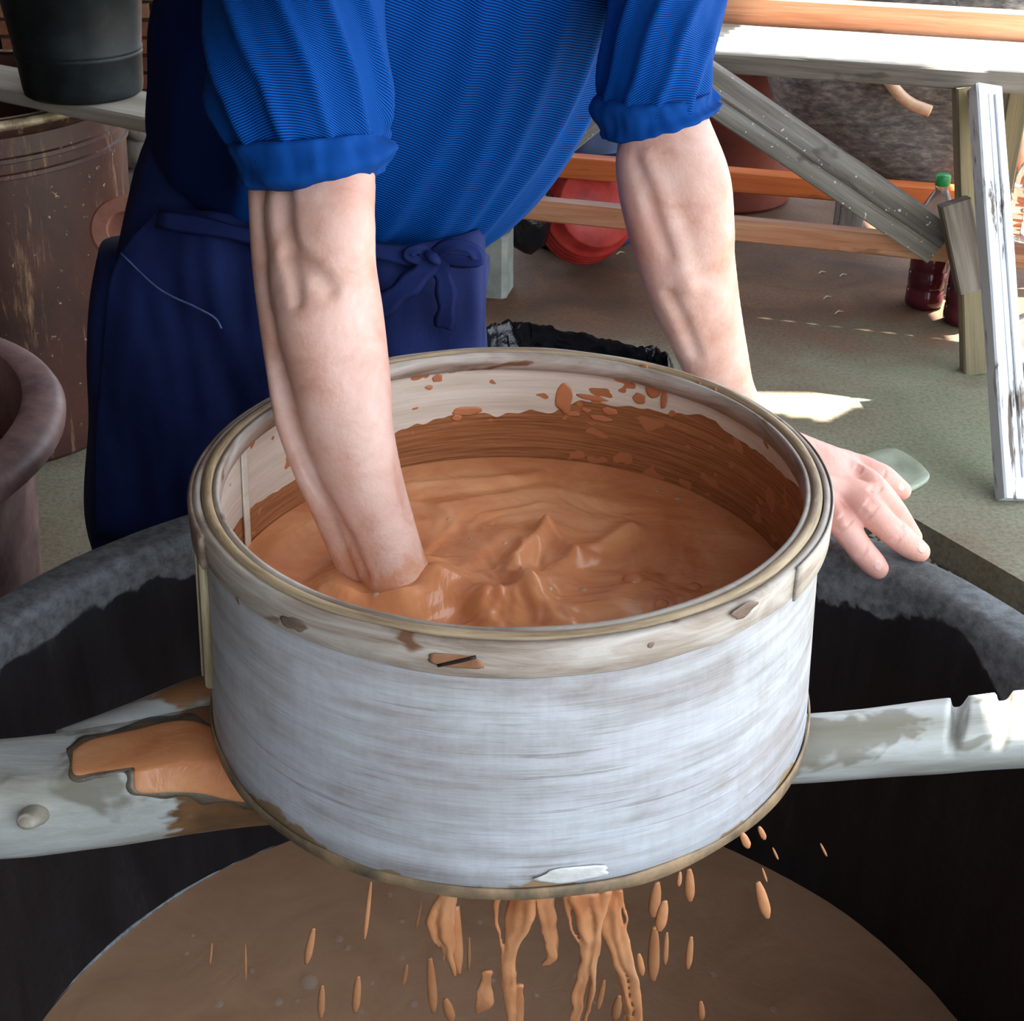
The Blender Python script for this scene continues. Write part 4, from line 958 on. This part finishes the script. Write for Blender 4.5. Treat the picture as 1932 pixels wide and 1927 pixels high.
# trousers: seat and two legs, navy, gathered at the waist
trousers = None
def tr_disp(w, t, p):
    z = .004 * noise.noise(V((math.cos(w) * 12, math.sin(w) * 12, t * 3))) * max(0, 1 - t * 3.5) + .0026 * math.sin(w * 46 + 3 * noise.noise(V((w, t, 0)))) * max(0, 1 - t * 5)
    return z + .008 * noise.noise(V((math.cos(w) * 2, math.sin(w) * 2, t * 3)))
TW = [(P(590, 330, 1.71), .200, .135), (P(575, 400, 1.715), .212, .140), (P(568, 480, 1.73), .224, .145), (P(560, 580, 1.76), .226, .145), (P(556, 680, 1.80), .218, .130)]
v, al, th = loft(TW, 70, 180, V((1, .06, 0)), tr_disp, 2.3)
trousers = ob('trousers', v, gridf(70, 180), NAVY, man); fixn(trousers)
tm = trousers.modifiers.new('thick', 'SOLIDIFY'); tm.thickness = .003; tm.offset = -1
def leg_disp(sd):
    def g(w, t, p):
        return .010 * noise.noise(V((math.cos(w) * 1.6 + sd, math.sin(w) * 1.6, t * 4))) + .006 * fold(w, 4.6 + .6 * (t - .5), .2) + .006 * fold(w, 5.3 - .5 * t, .22) + .005 * fold(w, 3.9, .2)
    return g
for sd, secs in ((0.0, [(P(372, 500, 1.735), .118, .125), (P(352, 640, 1.775), .120, .125), (P(340, 800, 1.83), .118, .120), (P(330, 980, 1.90), .112, .112), (V((-.47, .72, .30)), .105, .11), (V((-.47, .74, .05)), .10, .11)]),
                 (5.0, [(P(800, 500, 1.735), .082, .115), (P(806, 640, 1.775), .080, .118), (P(800, 800, 1.84), .084, .115), (P(790, 980, 1.92), .09, .108), (V((-.11, .74, .30)), .09, .10), (V((-.10, .76, .05)), .09, .10)])):
    v, al, th = loft(secs, 70, 80, V((1, .05, 0)), leg_disp(sd), 2.2)
    o = ob('trouser_leg', v, gridf(70, 80, True, True, True), NAVY, trousers); fixn(o)
    sx = V(secs[-1][0])
    v, f = tube([V((sx.x, sx.y + .06, .045)), V((sx.x, sx.y - .02, .05)), V((sx.x, sx.y - .12, .036)), V((sx.x, sx.y - .17, .030))], [.044, .05, .042, .026], 16, 20)
    o = ob('boot', [V((p.x, p.y, max(p.z, .001))) for p in v], f, BLACKP, man); fixn(o)
# apron panel over his right thigh: a hanging sheet with a turned edge
def sheet(name, rows_px, cols, mat, parent, amp=.006, th=.0025, sd=0.0):
    """rows of (x, y, depth) points -> a smooth cloth sheet"""
    A = [crom([tuple(P(*q)) for q in r], cols) for r in rows_px]; n = 30
    B = np.stack([crom(np.stack(A)[:, j], n) for j in range(cols)], 1); vs = []
    for i in range(n):
        for j in range(cols):
            p = V(B[i, j]); vs.append(p + FR * (amp * noise.noise(V((p.x * 14 + sd, p.z * 5, p.y * 3))) + amp * .4 * noise.noise(V((p.x * 40 + sd, p.z * 12, 0)))))
    o = ob(name, vs, gridf(n, cols, False), mat, parent); m = o.modifiers.new('thick', 'SOLIDIFY'); m.thickness = th; return o
apron = sheet('apron', [[(296, 396, 1.585), (390, 400, 1.56), (480, 412, 1.55), (560, 430, 1.55)], [(222, 500, 1.60), (330, 510, 1.565), (440, 510, 1.555), (560, 520, 1.555)], [(200, 640, 1.645), (320, 650, 1.60), (440, 660, 1.595), (560, 660, 1.60)], [(182, 820, 1.70), (300, 830, 1.655), (430, 830, 1.65), (560, 830, 1.66)], [(182, 1010, 1.76), (300, 1020, 1.715), (430, 1020, 1.71), (560, 1020, 1.72)]], 60, NAVY, man, .013)
v, f = tube([P(228, 478, 1.585), P(300, 545, 1.562), P(370, 580, 1.548), P(405, 600, 1.546), P(418, 620, 1.548)], [.0012] * 5, 6, 30); ob('piping', v, f, simple('blue_thread', [srgb(60, 80, 130), srgb(90, 110, 160)], 60, rough=.8), apron)
apron2 = sheet('apron', [[(560, 438, 1.555), (660, 448, 1.545), (760, 462, 1.55), (880, 440, 1.575), (912, 420, 1.60)], [(560, 530, 1.560), (660, 540, 1.555), (760, 550, 1.56), (880, 545, 1.585), (914, 540, 1.615)], [(560, 640, 1.60), (660, 640, 1.595), (760, 640, 1.60), (880, 640, 1.62), (912, 640, 1.645)], [(560, 760, 1.64), (660, 760, 1.635), (760, 760, 1.64), (880, 760, 1.66), (910, 760, 1.68)]], 60, NAVY2, man, .014, sd=8)
# apron strings: waist tie and bow
def ribbon(name, pts, wdt, mat, parent, th=.0018, twist=0.0):
    arr = crom([tuple(P(x, y, d)) for x, y, d in pts], 24); vs = []
    for i in range(24):
        c = V(arr[i]); t = (V(arr[min(i + 1, 23)]) - V(arr[max(i - 1, 0)])).normalized(); s = t.cross(FR).normalized(); n = s.cross(t)
        w = wdt * (1 + .15 * math.sin(i * .7)); s = s * math.cos(twist * i / 23) + n * math.sin(twist * i / 23)
        for k, (a, b) in enumerate(((-1, 0), (-.5, .6), (0, -.4), (.5, .6), (1, 0), (.5, -1), (0, -1.8), (-.5, -1))): vs.append(c + s * (a * w / 2) + n * (b * th))
    o = ob(name, vs, gridf(24, 8, True, True, True), mat, parent); return fixn(o)
tie = ribbon('waist_tie', [(296, 412, 1.572), (400, 430, 1.545), (500, 450, 1.535), (640, 462, 1.53), (740, 478, 1.532), (810, 486, 1.54)], .020, NAVY2, man)
ribbon('bow_loop', [(815, 484, 1.532), (850, 462, 1.515), (890, 470, 1.515), (902, 492, 1.52), (875, 494, 1.522), (822, 488, 1.53)], .016, NAVY2, tie, twist=.9)
ribbon('bow_loop', [(812, 484, 1.53), (790, 470, 1.52), (770, 480, 1.52), (790, 492, 1.525), (812, 488, 1.53)], .014, NAVY2, tie, twist=-.6)
ribbon('bow_tail', [(815, 488, 1.53), (790, 520, 1.525), (752, 552, 1.53), (712, 586, 1.54)], .026, NAVY2, tie)
ribbon('bow_tail', [(822, 490, 1.53), (838, 530, 1.528), (842, 580, 1.54), (836, 620, 1.56)], .022, NAVY2, tie)
v, f = tube([P(806, 478, 1.52), P(818, 486, 1.514), P(828, 494, 1.52)], [.005, .0075, .005], 10, 10, .7); ob('knot', v, f, NAVY2, tie)

# ------------------------------------------------------------------ left side: tub, barrel, plank, bucket
def lathe_thing(name, prof, seg, c, mat, label, cat, part, wob=None, group=None):
    t = thing(name, c, label, cat, group); v, f = lathe(prof, seg, c, wob); o = ob(part, v, f, mat, t); fixn(o); o.data.set_sharp_from_angle(angle=math.radians(38)); return t, o
BC = V((-1.088, .69, -.069)); bz = .62
bt, _ = lathe_thing('wide_tub', [(0, 0), (.33, 0), (.345, .01), (.375, .30), (.398, .54), (.405, .575), (.440, .590), (.452, .600), (.454, .612), (.449, .622), (.440, .628), (.404, .636), (.396, .634), (.390, .622), (.386, .60), (.376, .45), (.345, .2), (.32, .03), (0, .03)], 96, tuple(BC), BASIN, 'wide rimmed brown plastic tub at the left edge', 'tub', 'tub_shell')
vs = [(BC.x, BC.y, .43)] + [(BC.x + .374 * math.cos(2 * math.pi * j / 64), BC.y + .374 * math.sin(2 * math.pi * j / 64), .43) for j in range(64)]
ob('tub_water', vs, [(0, 1 + j, 1 + (j + 1) % 64) for j in range(64)], simple('brown_liquid', [srgb(120, 78, 50), srgb(150, 100, 66)], 5, rough=.15, bump=.1), bt)
# barrel
KC = V((-1.225, 1.95, 0))
bar, bs = lathe_thing('barrel', [(0.0000, 0.0000), (0.3277, 0.0000), (0.3390, 0.0109), (0.3639, 0.4095), (0.3763, 0.6006), (0.3785, 0.6370), (0.3842, 0.6397), (0.3842, 0.6479), (0.3797, 0.6507), (0.3808, 0.6689), (0.3865, 0.6716), (0.3865, 0.6798), (0.3808, 0.6825), (0.3819, 0.7188), (0.3978, 0.7280), (0.4034, 0.7389), (0.3978, 0.7517), (0.3752, 0.7544), (0.3639, 0.7462), (0.3593, 0.7098), (0.3503, 0.3640), (0.3164, 0.0273), (0.0000, 0.0273)], 110, tuple(KC), BARREL, 'tall drip-streaked brown barrel standing behind the man', 'barrel', 'barrel_shell')
rimv, rimf = lathe([(r * 1.13, z * .91) for r, z in ((.322, .8285), (.352, .8275), (.3575, .814), (.353, .8265), (.322, .8295))], 110, tuple(KC)); 
o = ob('barrel_rim', rimv, rimf, simple('limescaled_rim', [srgb(110, 84, 66), srgb(176, 158, 128), srgb(206, 192, 160)], 26, rough=.6, bump=.4), bar); fixn(o)
# plank lying over the barrel, bucket on it
pa, pb = Z(-220, 112, .771), Z(420, 240, .771)
pl = thing('plank', tuple((pa + pb) / 2), 'pale weathered plank lying across the barrel under the black bucket', 'plank')
beam('board', pa, pb, .155, .028, W_TOP, pl, wob=.002)
bb = Z(160, 176, .786)
pot, pb_ = lathe_thing('bucket', [(0.0000, 0.0000), (0.1042, 0.0000), (0.1125, 0.0060), (0.1149, 0.0200), (0.1186, 0.0740), (0.1202, 0.0760), (0.1205, 0.0800), (0.1195, 0.0830), (0.1207, 0.0850), (0.1209, 0.0890), (0.1200, 0.0920), (0.1335, 0.2050), (0.1353, 0.2070), (0.1355, 0.2110), (0.1346, 0.2130), (0.1360, 0.2160), (0.1362, 0.2200), (0.1350, 0.2230), (0.1418, 0.3000), (0.1507, 0.3030), (0.1525, 0.3120), (0.1451, 0.3180), (0.1395, 0.3120), (0.1302, 0.2100), (0.1097, 0.0200), (0.0000, 0.0150)], 72, tuple(V((bb.x, bb.y, .7862))), BLACKP, 'black plastic bucket standing on the plank over the barrel', 'bucket', 'bucket_body')
# clay coloured lid peeking out behind the hip
lc = P(236, 434, 2.02)
lid = thing('tub_lid', tuple(lc), 'pinkish clay coloured round lid behind the man\'s hip', 'lid')
v, f = lathe([(0, .000), (.024, .000), (.026, .007), (.046, .008), (.050, .005), (.050, -.004), (.047, -.007), (0, -.007)], 48, (0, 0, 0))
M_ = (V((.1, -.9, .62)).normalized()).to_track_quat('Z', 'Y').to_matrix()
o = ob('disc', [lc + M_ @ V(p) for p in v], f, simple('pink_clay', [srgb(160, 100, 82), srgb(200, 144, 124)], 18, rough=.6), lid); fixn(o); o.data.set_sharp_from_angle(angle=math.radians(35))
pst = beam('prop', V((lc.x, lc.y + .015, -.0)), V((lc.x, lc.y + .015, lc.z - .02)), .03, .03, W_BROWN, lid, up=V((0, 1, 0)))
# field stones between barrel and wall
STONE = simple('grey_stone', [srgb(96, 88, 80), srgb(150, 142, 132)], 12, rough=.85, bump=.5)
def rock(name, c, r, mat, label, cat, group=None, sq=(1, 1, .8), sd=0.0, parent=None):
    vs = []; n, m = 9, 14
    for i in range(n):
        a = math.pi * i / (n - 1)
        for j in range(m):
            w = 2 * math.pi * j / m; d = V((math.sin(a) * math.cos(w), math.sin(a) * math.sin(w), math.cos(a)))
            k = r * (1 + .28 * noise.noise(d * 1.4 + V((sd, 0, 0))) + .1 * noise.noise(d * 4 + V((sd, 3, 0))))
            vs.append(V(c) + V((d.x * k * sq[0], d.y * k * sq[1], d.z * k * sq[2])))
    o = ob(name, vs, gridf(n, m), mat); fixn(o); return tag(o, label, cat, group)
for i, (x, y, r, yy, lb) in enumerate(((258, 235, .062, 3.3, 'topmost rough grey stone in the gap between barrel and man'), (264, 285, .066, 3.3, 'middle rough grey stone in the gap between barrel and man'), (258, 345, .07, 3.3, 'lowest rough grey stone in the gap between barrel and man'))):
    c = Y(x, y, yy); rock('stone', c, r, STONE, lb, 'stone', 'stones piled by the wall', sd=i * 5.0)
    if i == 2:
        for q in range(3): rock('stone', (c.x + (q - 1) * .22, c.y + .02, .085), .095, STONE, 'rough grey foot stone of the pile behind the barrel, %s from the left' % ORD[q], 'stone', 'stones piled by the wall', sd=20 + q * 3.0)

# ------------------------------------------------------------------ right side: the workbench
fe = Y(1850, 148, 2.22)                                              # front edge of the top, at the legs
zt = fe.z; feL = Z(1340, 113, zt)
ud = (fe - feL); ud.z = 0; ud.normalize(); nd_ = V((-ud.y, ud.x, 0))  # along the bench, and away from the camera
if nd_.y < 0: nd_ = -nd_
A0 = feL - ud * .95; A1 = fe + ud * .75
bench = thing('workbench', (fe.x, fe.y, 0), 'old wooden workbench with diagonal braces and a sunlit bleached top', 'workbench')
topw = .40
beam('tabletop', A0 + nd_ * topw / 2, A1 + nd_ * topw / 2, topw, .036, W_TOP, bench, wob=.002)
beam('front_rail', A0 + nd_ * .012 - V((0, 0, .006)), A1 + nd_ * .012 - V((0, 0, .006)), .026, .046, W_DARK, bench, wob=.002)
beam('back_rail', A0 + nd_ * (topw + .027) + V((0, 0, .035)), A1 + nd_ * (topw + .027) + V((0, 0, .035)), .05, .10, W_BROWN, bench, wob=.002)
# upright leg, slanting painted leg, cross piece
lgf = Z(1836, 700, 0); 
beam('leg', V((lgf.x, lgf.y, 0)), V((Y(1822, 172, lgf.y).x, lgf.y, zt - .018)), .058, .05, W_OLIVE, bench, up=V((0, 1, 0)), wob=.002)
sf = Z(1913, 945, 0); st_ = Y(1858, 168, 2.19)
beam('painted_leg', sf, st_, .042, .068, W_PAINT, bench, up=V((1, .3, 0)), wob=.002)
for off in (-.016, .0, .016):
    dv = (st_ - sf).normalized(); sd_ = dv.cross(FR).normalized()
    beam('bead', sf + FR * .021 + sd_ * off + dv * .05, st_ + FR * .021 + sd_ * off - dv * .02, .006, .006, W_PAINT, bench, up=V((1, .3, 0)), ch=.002)
beam('cross_piece', Y(1800, 380, 2.185), Y(1834, 545, 2.16), .045, .072, W_DARK, bench, up=V((1, 0, 0)), wob=.003)
# brace boards meeting under the top
b0, b1 = Y(1300, 138, 2.36), Y(1775, 462, 2.27)
beam('brace', b0, b1, .032, .105, W_GREY, bench, up=(V((0, 0, 1)) + ud * .3), wob=.002)
dv = (b1 - b0).normalized(); sd_ = dv.cross(FR).normalized()
beam('brace_batten', b0 + FR * .02 + sd_ * .006, b1 + FR * .02 + sd_ * .006, .012, .016, W_GREY, bench, up=sd_, ch=.004)
beam('brace', Y(1215, 130, 2.50), Y(930, 365, 2.62), .032, .10, W_GREY, bench, up=(V((0, 0, 1)) - ud * .3), wob=.002)
# low rails
beam('low_rail', Y(700, 362, 2.58), Y(1790, 470, 2.335), .05, .055, W_BROWN, bench, wob=.002)
beam('low_rail', Y(1840, 475, 2.33), Y(2120, 500, 2.26), .05, .055, W_BROWN, bench, wob=.002)
beam('back_low_rail', Y(700, 282, 3.02), Y(2100, 398, 2.86), .06, .062, W_ORANGE, bench, wob=.002)
lf = Y(760, 300, 2.62); beam('leg', V((lf.x, lf.y, 0)), V((lf.x, lf.y, zt - .018)), .058, .05, W_OLIVE, bench, up=V((0, 1, 0)))
lf2 = lgf + nd_ * .42; beam('leg', V((lf2.x, lf2.y, 0)), V((lf2.x, lf2.y, zt - .018)), .058, .05, W_OLIVE, bench, up=V((0, 1, 0)))
lf3 = A1 - ud * .1 + nd_ * .3; beam('leg', V((lf3.x, lf3.y, 0)), V((lf3.x, lf3.y, zt - .018)), .058, .05, W_OLIVE, bench, up=V((0, 1, 0)))

# bottles of dark juice
JUICE = mat_glass('dark_juice_bottle', srgb(92, 40, 50), .12, .25); CLEAR = mat_glass('clear_bottle_plastic', (.92, .9, .88), .08, .92); CAP = mat_glossy('green_cap', srgb(40, 150, 84), .35)
WCAP = mat_glossy('white_cap', srgb(220, 224, 222), .35)
def bottle(x, y, h, label, juice=True, cap=CAP, z=0.0, scale=1.0, grp='drink bottles by the workbench'):
    c = Z(x, y, z); t = thing('bottle', tuple(c), label, 'bottle', grp); k = h / .36
    body = [(0, .002), (.040, 0), (.050, .006), (.052, .02), (.051, .05), (.047, .055), (.051, .06), (.052, .10), (.048, .105), (.052, .11), (.052, .15), (.049, .155), (.052, .16), (.052, .20)]
    neck = [(.052, .20), (.050, .24), (.040, .28), (.024, .31), (.0165, .322), (.0165, .335)]
    v, f = lathe([(r * k * .98, q * k) for r, q in body], 28, tuple(c)); o = ob('bottle_body', v, f + [tuple((len(body) - 1) * 28 + j for j in range(28))], JUICE if juice else CLEAR, t); fixn(o)
    v, f = lathe([(r * k * .98, q * k) for r, q in neck], 28, tuple(c)); ob('bottle_neck', v, f, CLEAR, t)
    v, f = lathe([(0, .362 * k), (.017 * k, .362 * k), (.0195 * k, .358 * k), (.0195 * k, .334 * k), (.0165 * k, .332 * k)], 24, tuple(c)); o = ob('cap', v, f, cap, t); fixn(o)
bottle(1741, 576, .375, 'dark juice bottle with green cap standing left of the bench legs')
bottle(1812, 608, .36, 'dark juice bottle half hidden behind the upright bench leg')
bottle(1921, 452, .24, 'pale bottle with green and white cap at the right edge', False, CAP, .30)
bottle(1946, 470, .24, 'pale bottle with white cap cut off by the right edge', False, WCAP, .30)
sh_ = thing('shelf_board', tuple(Z(1960, 478, .285)), 'short board carrying pale bottles beside the painted leg', 'shelf')
beam('board', Z(1888, 470, .289), Z(2080, 490, .289), .14, .02, W_BROWN, sh_)
beam('bracket', Z(2050, 470, .283) - V((0, 0, .283)), Z(2050, 470, .277), .03, .03, W_BROWN, sh_, up=V((0, 1, 0)))
# clear plastic bag at the right edge
rock('plastic_bag', Z(1945, 690, 0) + V((.0, .0, .075)), .085, mat_glass('clear_film', (.8, .86, .95), .15, .85), 'crumpled clear plastic bag on the floor beside the painted leg', 'bag', sq=(.9, .9, .95), sd=31)
# hoses
HOSE = mat_glossy('beige_hose', srgb(206, 170, 142), .45)
def hose(pts, label):
    p = [Y(x, y, yy) for x, y, yy in pts]; t = thing('hose', tuple(p[-1]), label, 'hose', 'beige hoses')
    v, f = tube(p, [.0165] * len(p), 14, 40); ob('hose_tube', v, f, HOSE, t)
    a = p[-1]; d = (p[-1] - p[-2]).normalized(); v, f = tube([a - d * .002, a + d * .0006], [.0105, .0105], 14, 3); ob('bore', v, f, simple('hose_bore', [srgb(120, 80, 60), srgb(150, 104, 84)], 40, rough=.7), t)
hose([(1655, 120, 2.98), (1690, 170, 2.97), (1718, 195, 2.96), (1755, 210, 2.95)], 'short bent beige hose end hanging under the bench top')
hose([(1930, 150, 2.9), (1926, 220, 2.9), (1926, 290, 2.9), (1940, 350, 2.9)], 'beige hose hanging at the right edge behind the painted leg')

# large dark basin, red-brown crate, blue drum, red basins
DARKB = simple('scuffed_dark_basin', [srgb(60, 58, 58), srgb(96, 92, 90), srgb(136, 130, 122)], 26, (1, 1, 3), .6, .7, 90, dist=.1)
cB = Y(1800, 30, 3.20); mB = (V((-.25, -.95, .55)).normalized()).to_track_quat('Z', 'Y').to_matrix()
bsn = thing('round_basin', (cB.x, cB.y, 0), 'large scuffed dark grey basin leaning behind the workbench', 'basin')
v, f = lathe([(0, .10), (.16, .105), (.26, .085), (.30, .05), (.40, .035), (.47, .02), (.52, -.03), (.545, -.10), (.55, -.20), (.53, -.20), (.50, -.05), (0, .02)], 72, (0, 0, 0), lambda w, k, r, z: (.012 * noise.noise(V((math.cos(w) * 2, math.sin(w) * 2, r * 9))), .02 * noise.noise(V((math.cos(w) * 2 * r * 4, math.sin(w) * 2 * r * 4, 2)))))
o = ob('basin_shell', [cB + mB @ V(p) for p in v], f, DARKB, bsn); fixn(o)
beam('stand', V((cB.x - .2, cB.y + .12, 0)), V((cB.x - .2, cB.y + .12, .42)), .08, .08, W_GREY, bsn, up=V((0, 1, 0)))
beam('stand', V((cB.x + .3, cB.y + .12, 0)), V((cB.x + .3, cB.y + .12, .42)), .08, .08, W_GREY, bsn, up=V((0, 1, 0)))
JAR = simple('red_brown_plastic', [srgb(92, 40, 28), srgb(118, 52, 38), srgb(136, 66, 48)], 5, rough=.5, bump=.1)
jc = Y(1372, 300, 3.78)
lathe_thing('storage_jar', [(0, 0), (.21, 0), (.225, .012), (.25, .4), (.265, .70), (.282, .71), (.286, .722), (.28, .735), (.26, .738), (.252, .72), (.24, .4), (.20, .02), (0, .02)], 64, (jc.x, jc.y, 0), JAR, 'red brown round jar standing behind the workbench brace', 'jar', 'jar_shell')
jc = Y(1640, 300, 3.95)
lathe_thing('storage_jar', [(0, 0), (.13, 0), (.14, .01), (.15, .2), (.155, .34), (.165, .345), (.165, .36), (.15, .362), (.145, .34), (.13, .02), (0, .02)], 48, (jc.x, jc.y, 0), JAR, 'small dark red brown jar in the shade below the orange rail', 'jar', 'jar_shell')
cb = Y(1098, 262, 3.32); drum, _ = lathe_thing('drum', [(0, 0), (.17, 0), (.18, .01), (.18, .14), (.185, .15), (.18, .16), (.18, .30), (.185, .31), (.18, .32), (.18, .44), (.186, .445), (.186, .455), (.172, .455), (.17, .44), (0, .44)], 56, (cb.x, cb.y, 0), mat_glossy('dark_blue_plastic', srgb(12, 44, 92), .4), 'dark blue plastic drum behind the workbench', 'drum', 'drum_body')
RED = simple('red_plastic', [srgb(150, 38, 34), srgb(186, 52, 46), srgb(200, 76, 66)], 12, rough=.45, bump=.1)
rc = Y(1130, 388, 2.96); ax = V((.30, -.86, .34)).normalized(); mR = ax.to_track_quat('Z', 'Y').to_matrix()
for k in range(4):
    c = rc - ax * (.022 * k) + V((0, 0, -.006 * k)); lb = ('front red plastic basin tipped on its side under the bench', 'second red basin nested behind the front one under the bench', 'third red basin nested behind two others under the bench', 'rearmost red basin of the nested set under the bench')[k]
    t = thing('red_basin', (c.x, c.y, 0), lb, 'basin', 'nested red basins')
    v, f = lathe([(0, .0), (.118, .0), (.124, -.006), (.132, -.05), (.144, -.055), (.150, -.062), (.148, -.069), (.136, -.066), (.126, -.056), (.114, -.008), (0, -.006)], 56, (0, 0, 0))
    o = ob('basin_shell', [c + mR @ V(p) for p in v], f, RED, t); fixn(o)
# black bag clump, pale block standing in for a cloth piece, black plastic lined basin rim behind the sieve
rock('rubbish_bag', Y(985, 398, 2.92), .10, BAGM, 'crumpled black rubbish bag beside the red basins', 'bag', sq=(1, .8, 1.15), sd=12)
c = Y(930, 440, 2.80); pb2 = thing('block', (c.x, c.y, 0), 'pale greenish grey block standing in for cloth beyond the apron', 'block')
beam('block_body', V((c.x, c.y, 0.0)), V((c.x, c.y, .18)), .10, .12, simple('pale_grey_green', [srgb(120, 126, 120), srgb(158, 162, 154)], 14, rough=.8), pb2, up=V((.2, 1, 0)), ch=.012, wob=.003)
ca, cz = Z(905, 660, .10), Z(1270, 712, .10)
lc_ = [Z(880, 740, .10), Z(905, 650, .105), Z(930, 628, .11), Z(975, 622, .11), Z(1040, 634, .11), Z(1130, 655, .11), Z(1210, 668, .11), Z(1245, 676, .105), Z(1262, 700, .10), Z(1225, 790, .10), Z(1050, 800, .10), Z(900, 790, .10), Z(880, 740, .10)]
bg = thing('lined_basin', tuple(V((Z(1070, 700, .1).x, Z(1070, 700, .1).y, 0))), 'low basin lined with black plastic film on the floor behind the sieve', 'basin')
arr = crom([tuple(p) for p in lc_], 160)[:-1]; cc = V(arr.mean(0)); vs = []
rings = ((.96, -.10), (1.0, -.06), (1.025, -.03), (1.032, -.005), (1.025, .012), (1.0, .022), (.975, .016), (.955, 0), (.94, -.03), (.88, -.07), (.3, -.075))
for k, (s, dz) in enumerate(rings):
    for i, q in enumerate(arr):
        p = V(q); d = cc + (p - cc) * s; m_ = .007 * noise.noise(V((i * .22, k * .5, 3))) + .004 * noise.noise(V((i * .6, k * 1.1, 7)))
        vs.append((d.x + m_, d.y + m_, max(.001, p.z + dz + m_)))
o = ob('plastic_lining', vs, gridf(len(rings), len(arr), True, True, True), BAGM, bg); fixn(o)
# pale scoop blade lying on the floor by the hand
sc = [Z(x, y, .012) for x, y in ((1600, 868), (1650, 850), (1690, 846), (1730, 868), (1752, 890), (1752, 902), (1735, 914), (1712, 922), (1660, 915), (1615, 890))]
arr = [V(q) for q in crom([tuple(p) for p in sc + [sc[0]]], 60)[:-1]]; n = len(arr); cc = sum(arr, V((0, 0, 0))) / n
vs = [(*(cc + (p - cc) * s)[:2], z) for s, z in ((.97, .001), (1, .004), (1, .010), (.96, .013), (.7, .008)) for p in arr] + [(cc.x, cc.y, .007)]
scp = ob('scoop_blade', vs, gridf(5, n) + [(4 * n + i, 4 * n + (i + 1) % n, 5 * n) for i in range(n)] + [tuple(range(n))[::-1]], simple('milky_plastic', [srgb(140, 146, 122), srgb(180, 188, 172)], 12, rough=.4, bump=.1)); fixn(scp)
tag(scp, 'pale milky scoop blade lying on the floor beyond the hand', 'scoop')
# a few fallen chips on the floor
for i, (x, y) in enumerate(sorted(((1550, 515), (1590, 520), (1560, 562), (1582, 590), (1170, 478), (985, 466), (1060, 482)))):
    c = Z(x, y, .002); v, f = tube([c + V((-.012, -.01, 0)), c + V((0, .004, .003)), c + V((.014, .008, 0))], [.0012, .002, .001], 6, 8)
    tag(ob('straw', v, f, PALE), 'thin dry straw on the earth floor, %s straw from the left' % ORD[i], 'straw', 'straws on the floor')
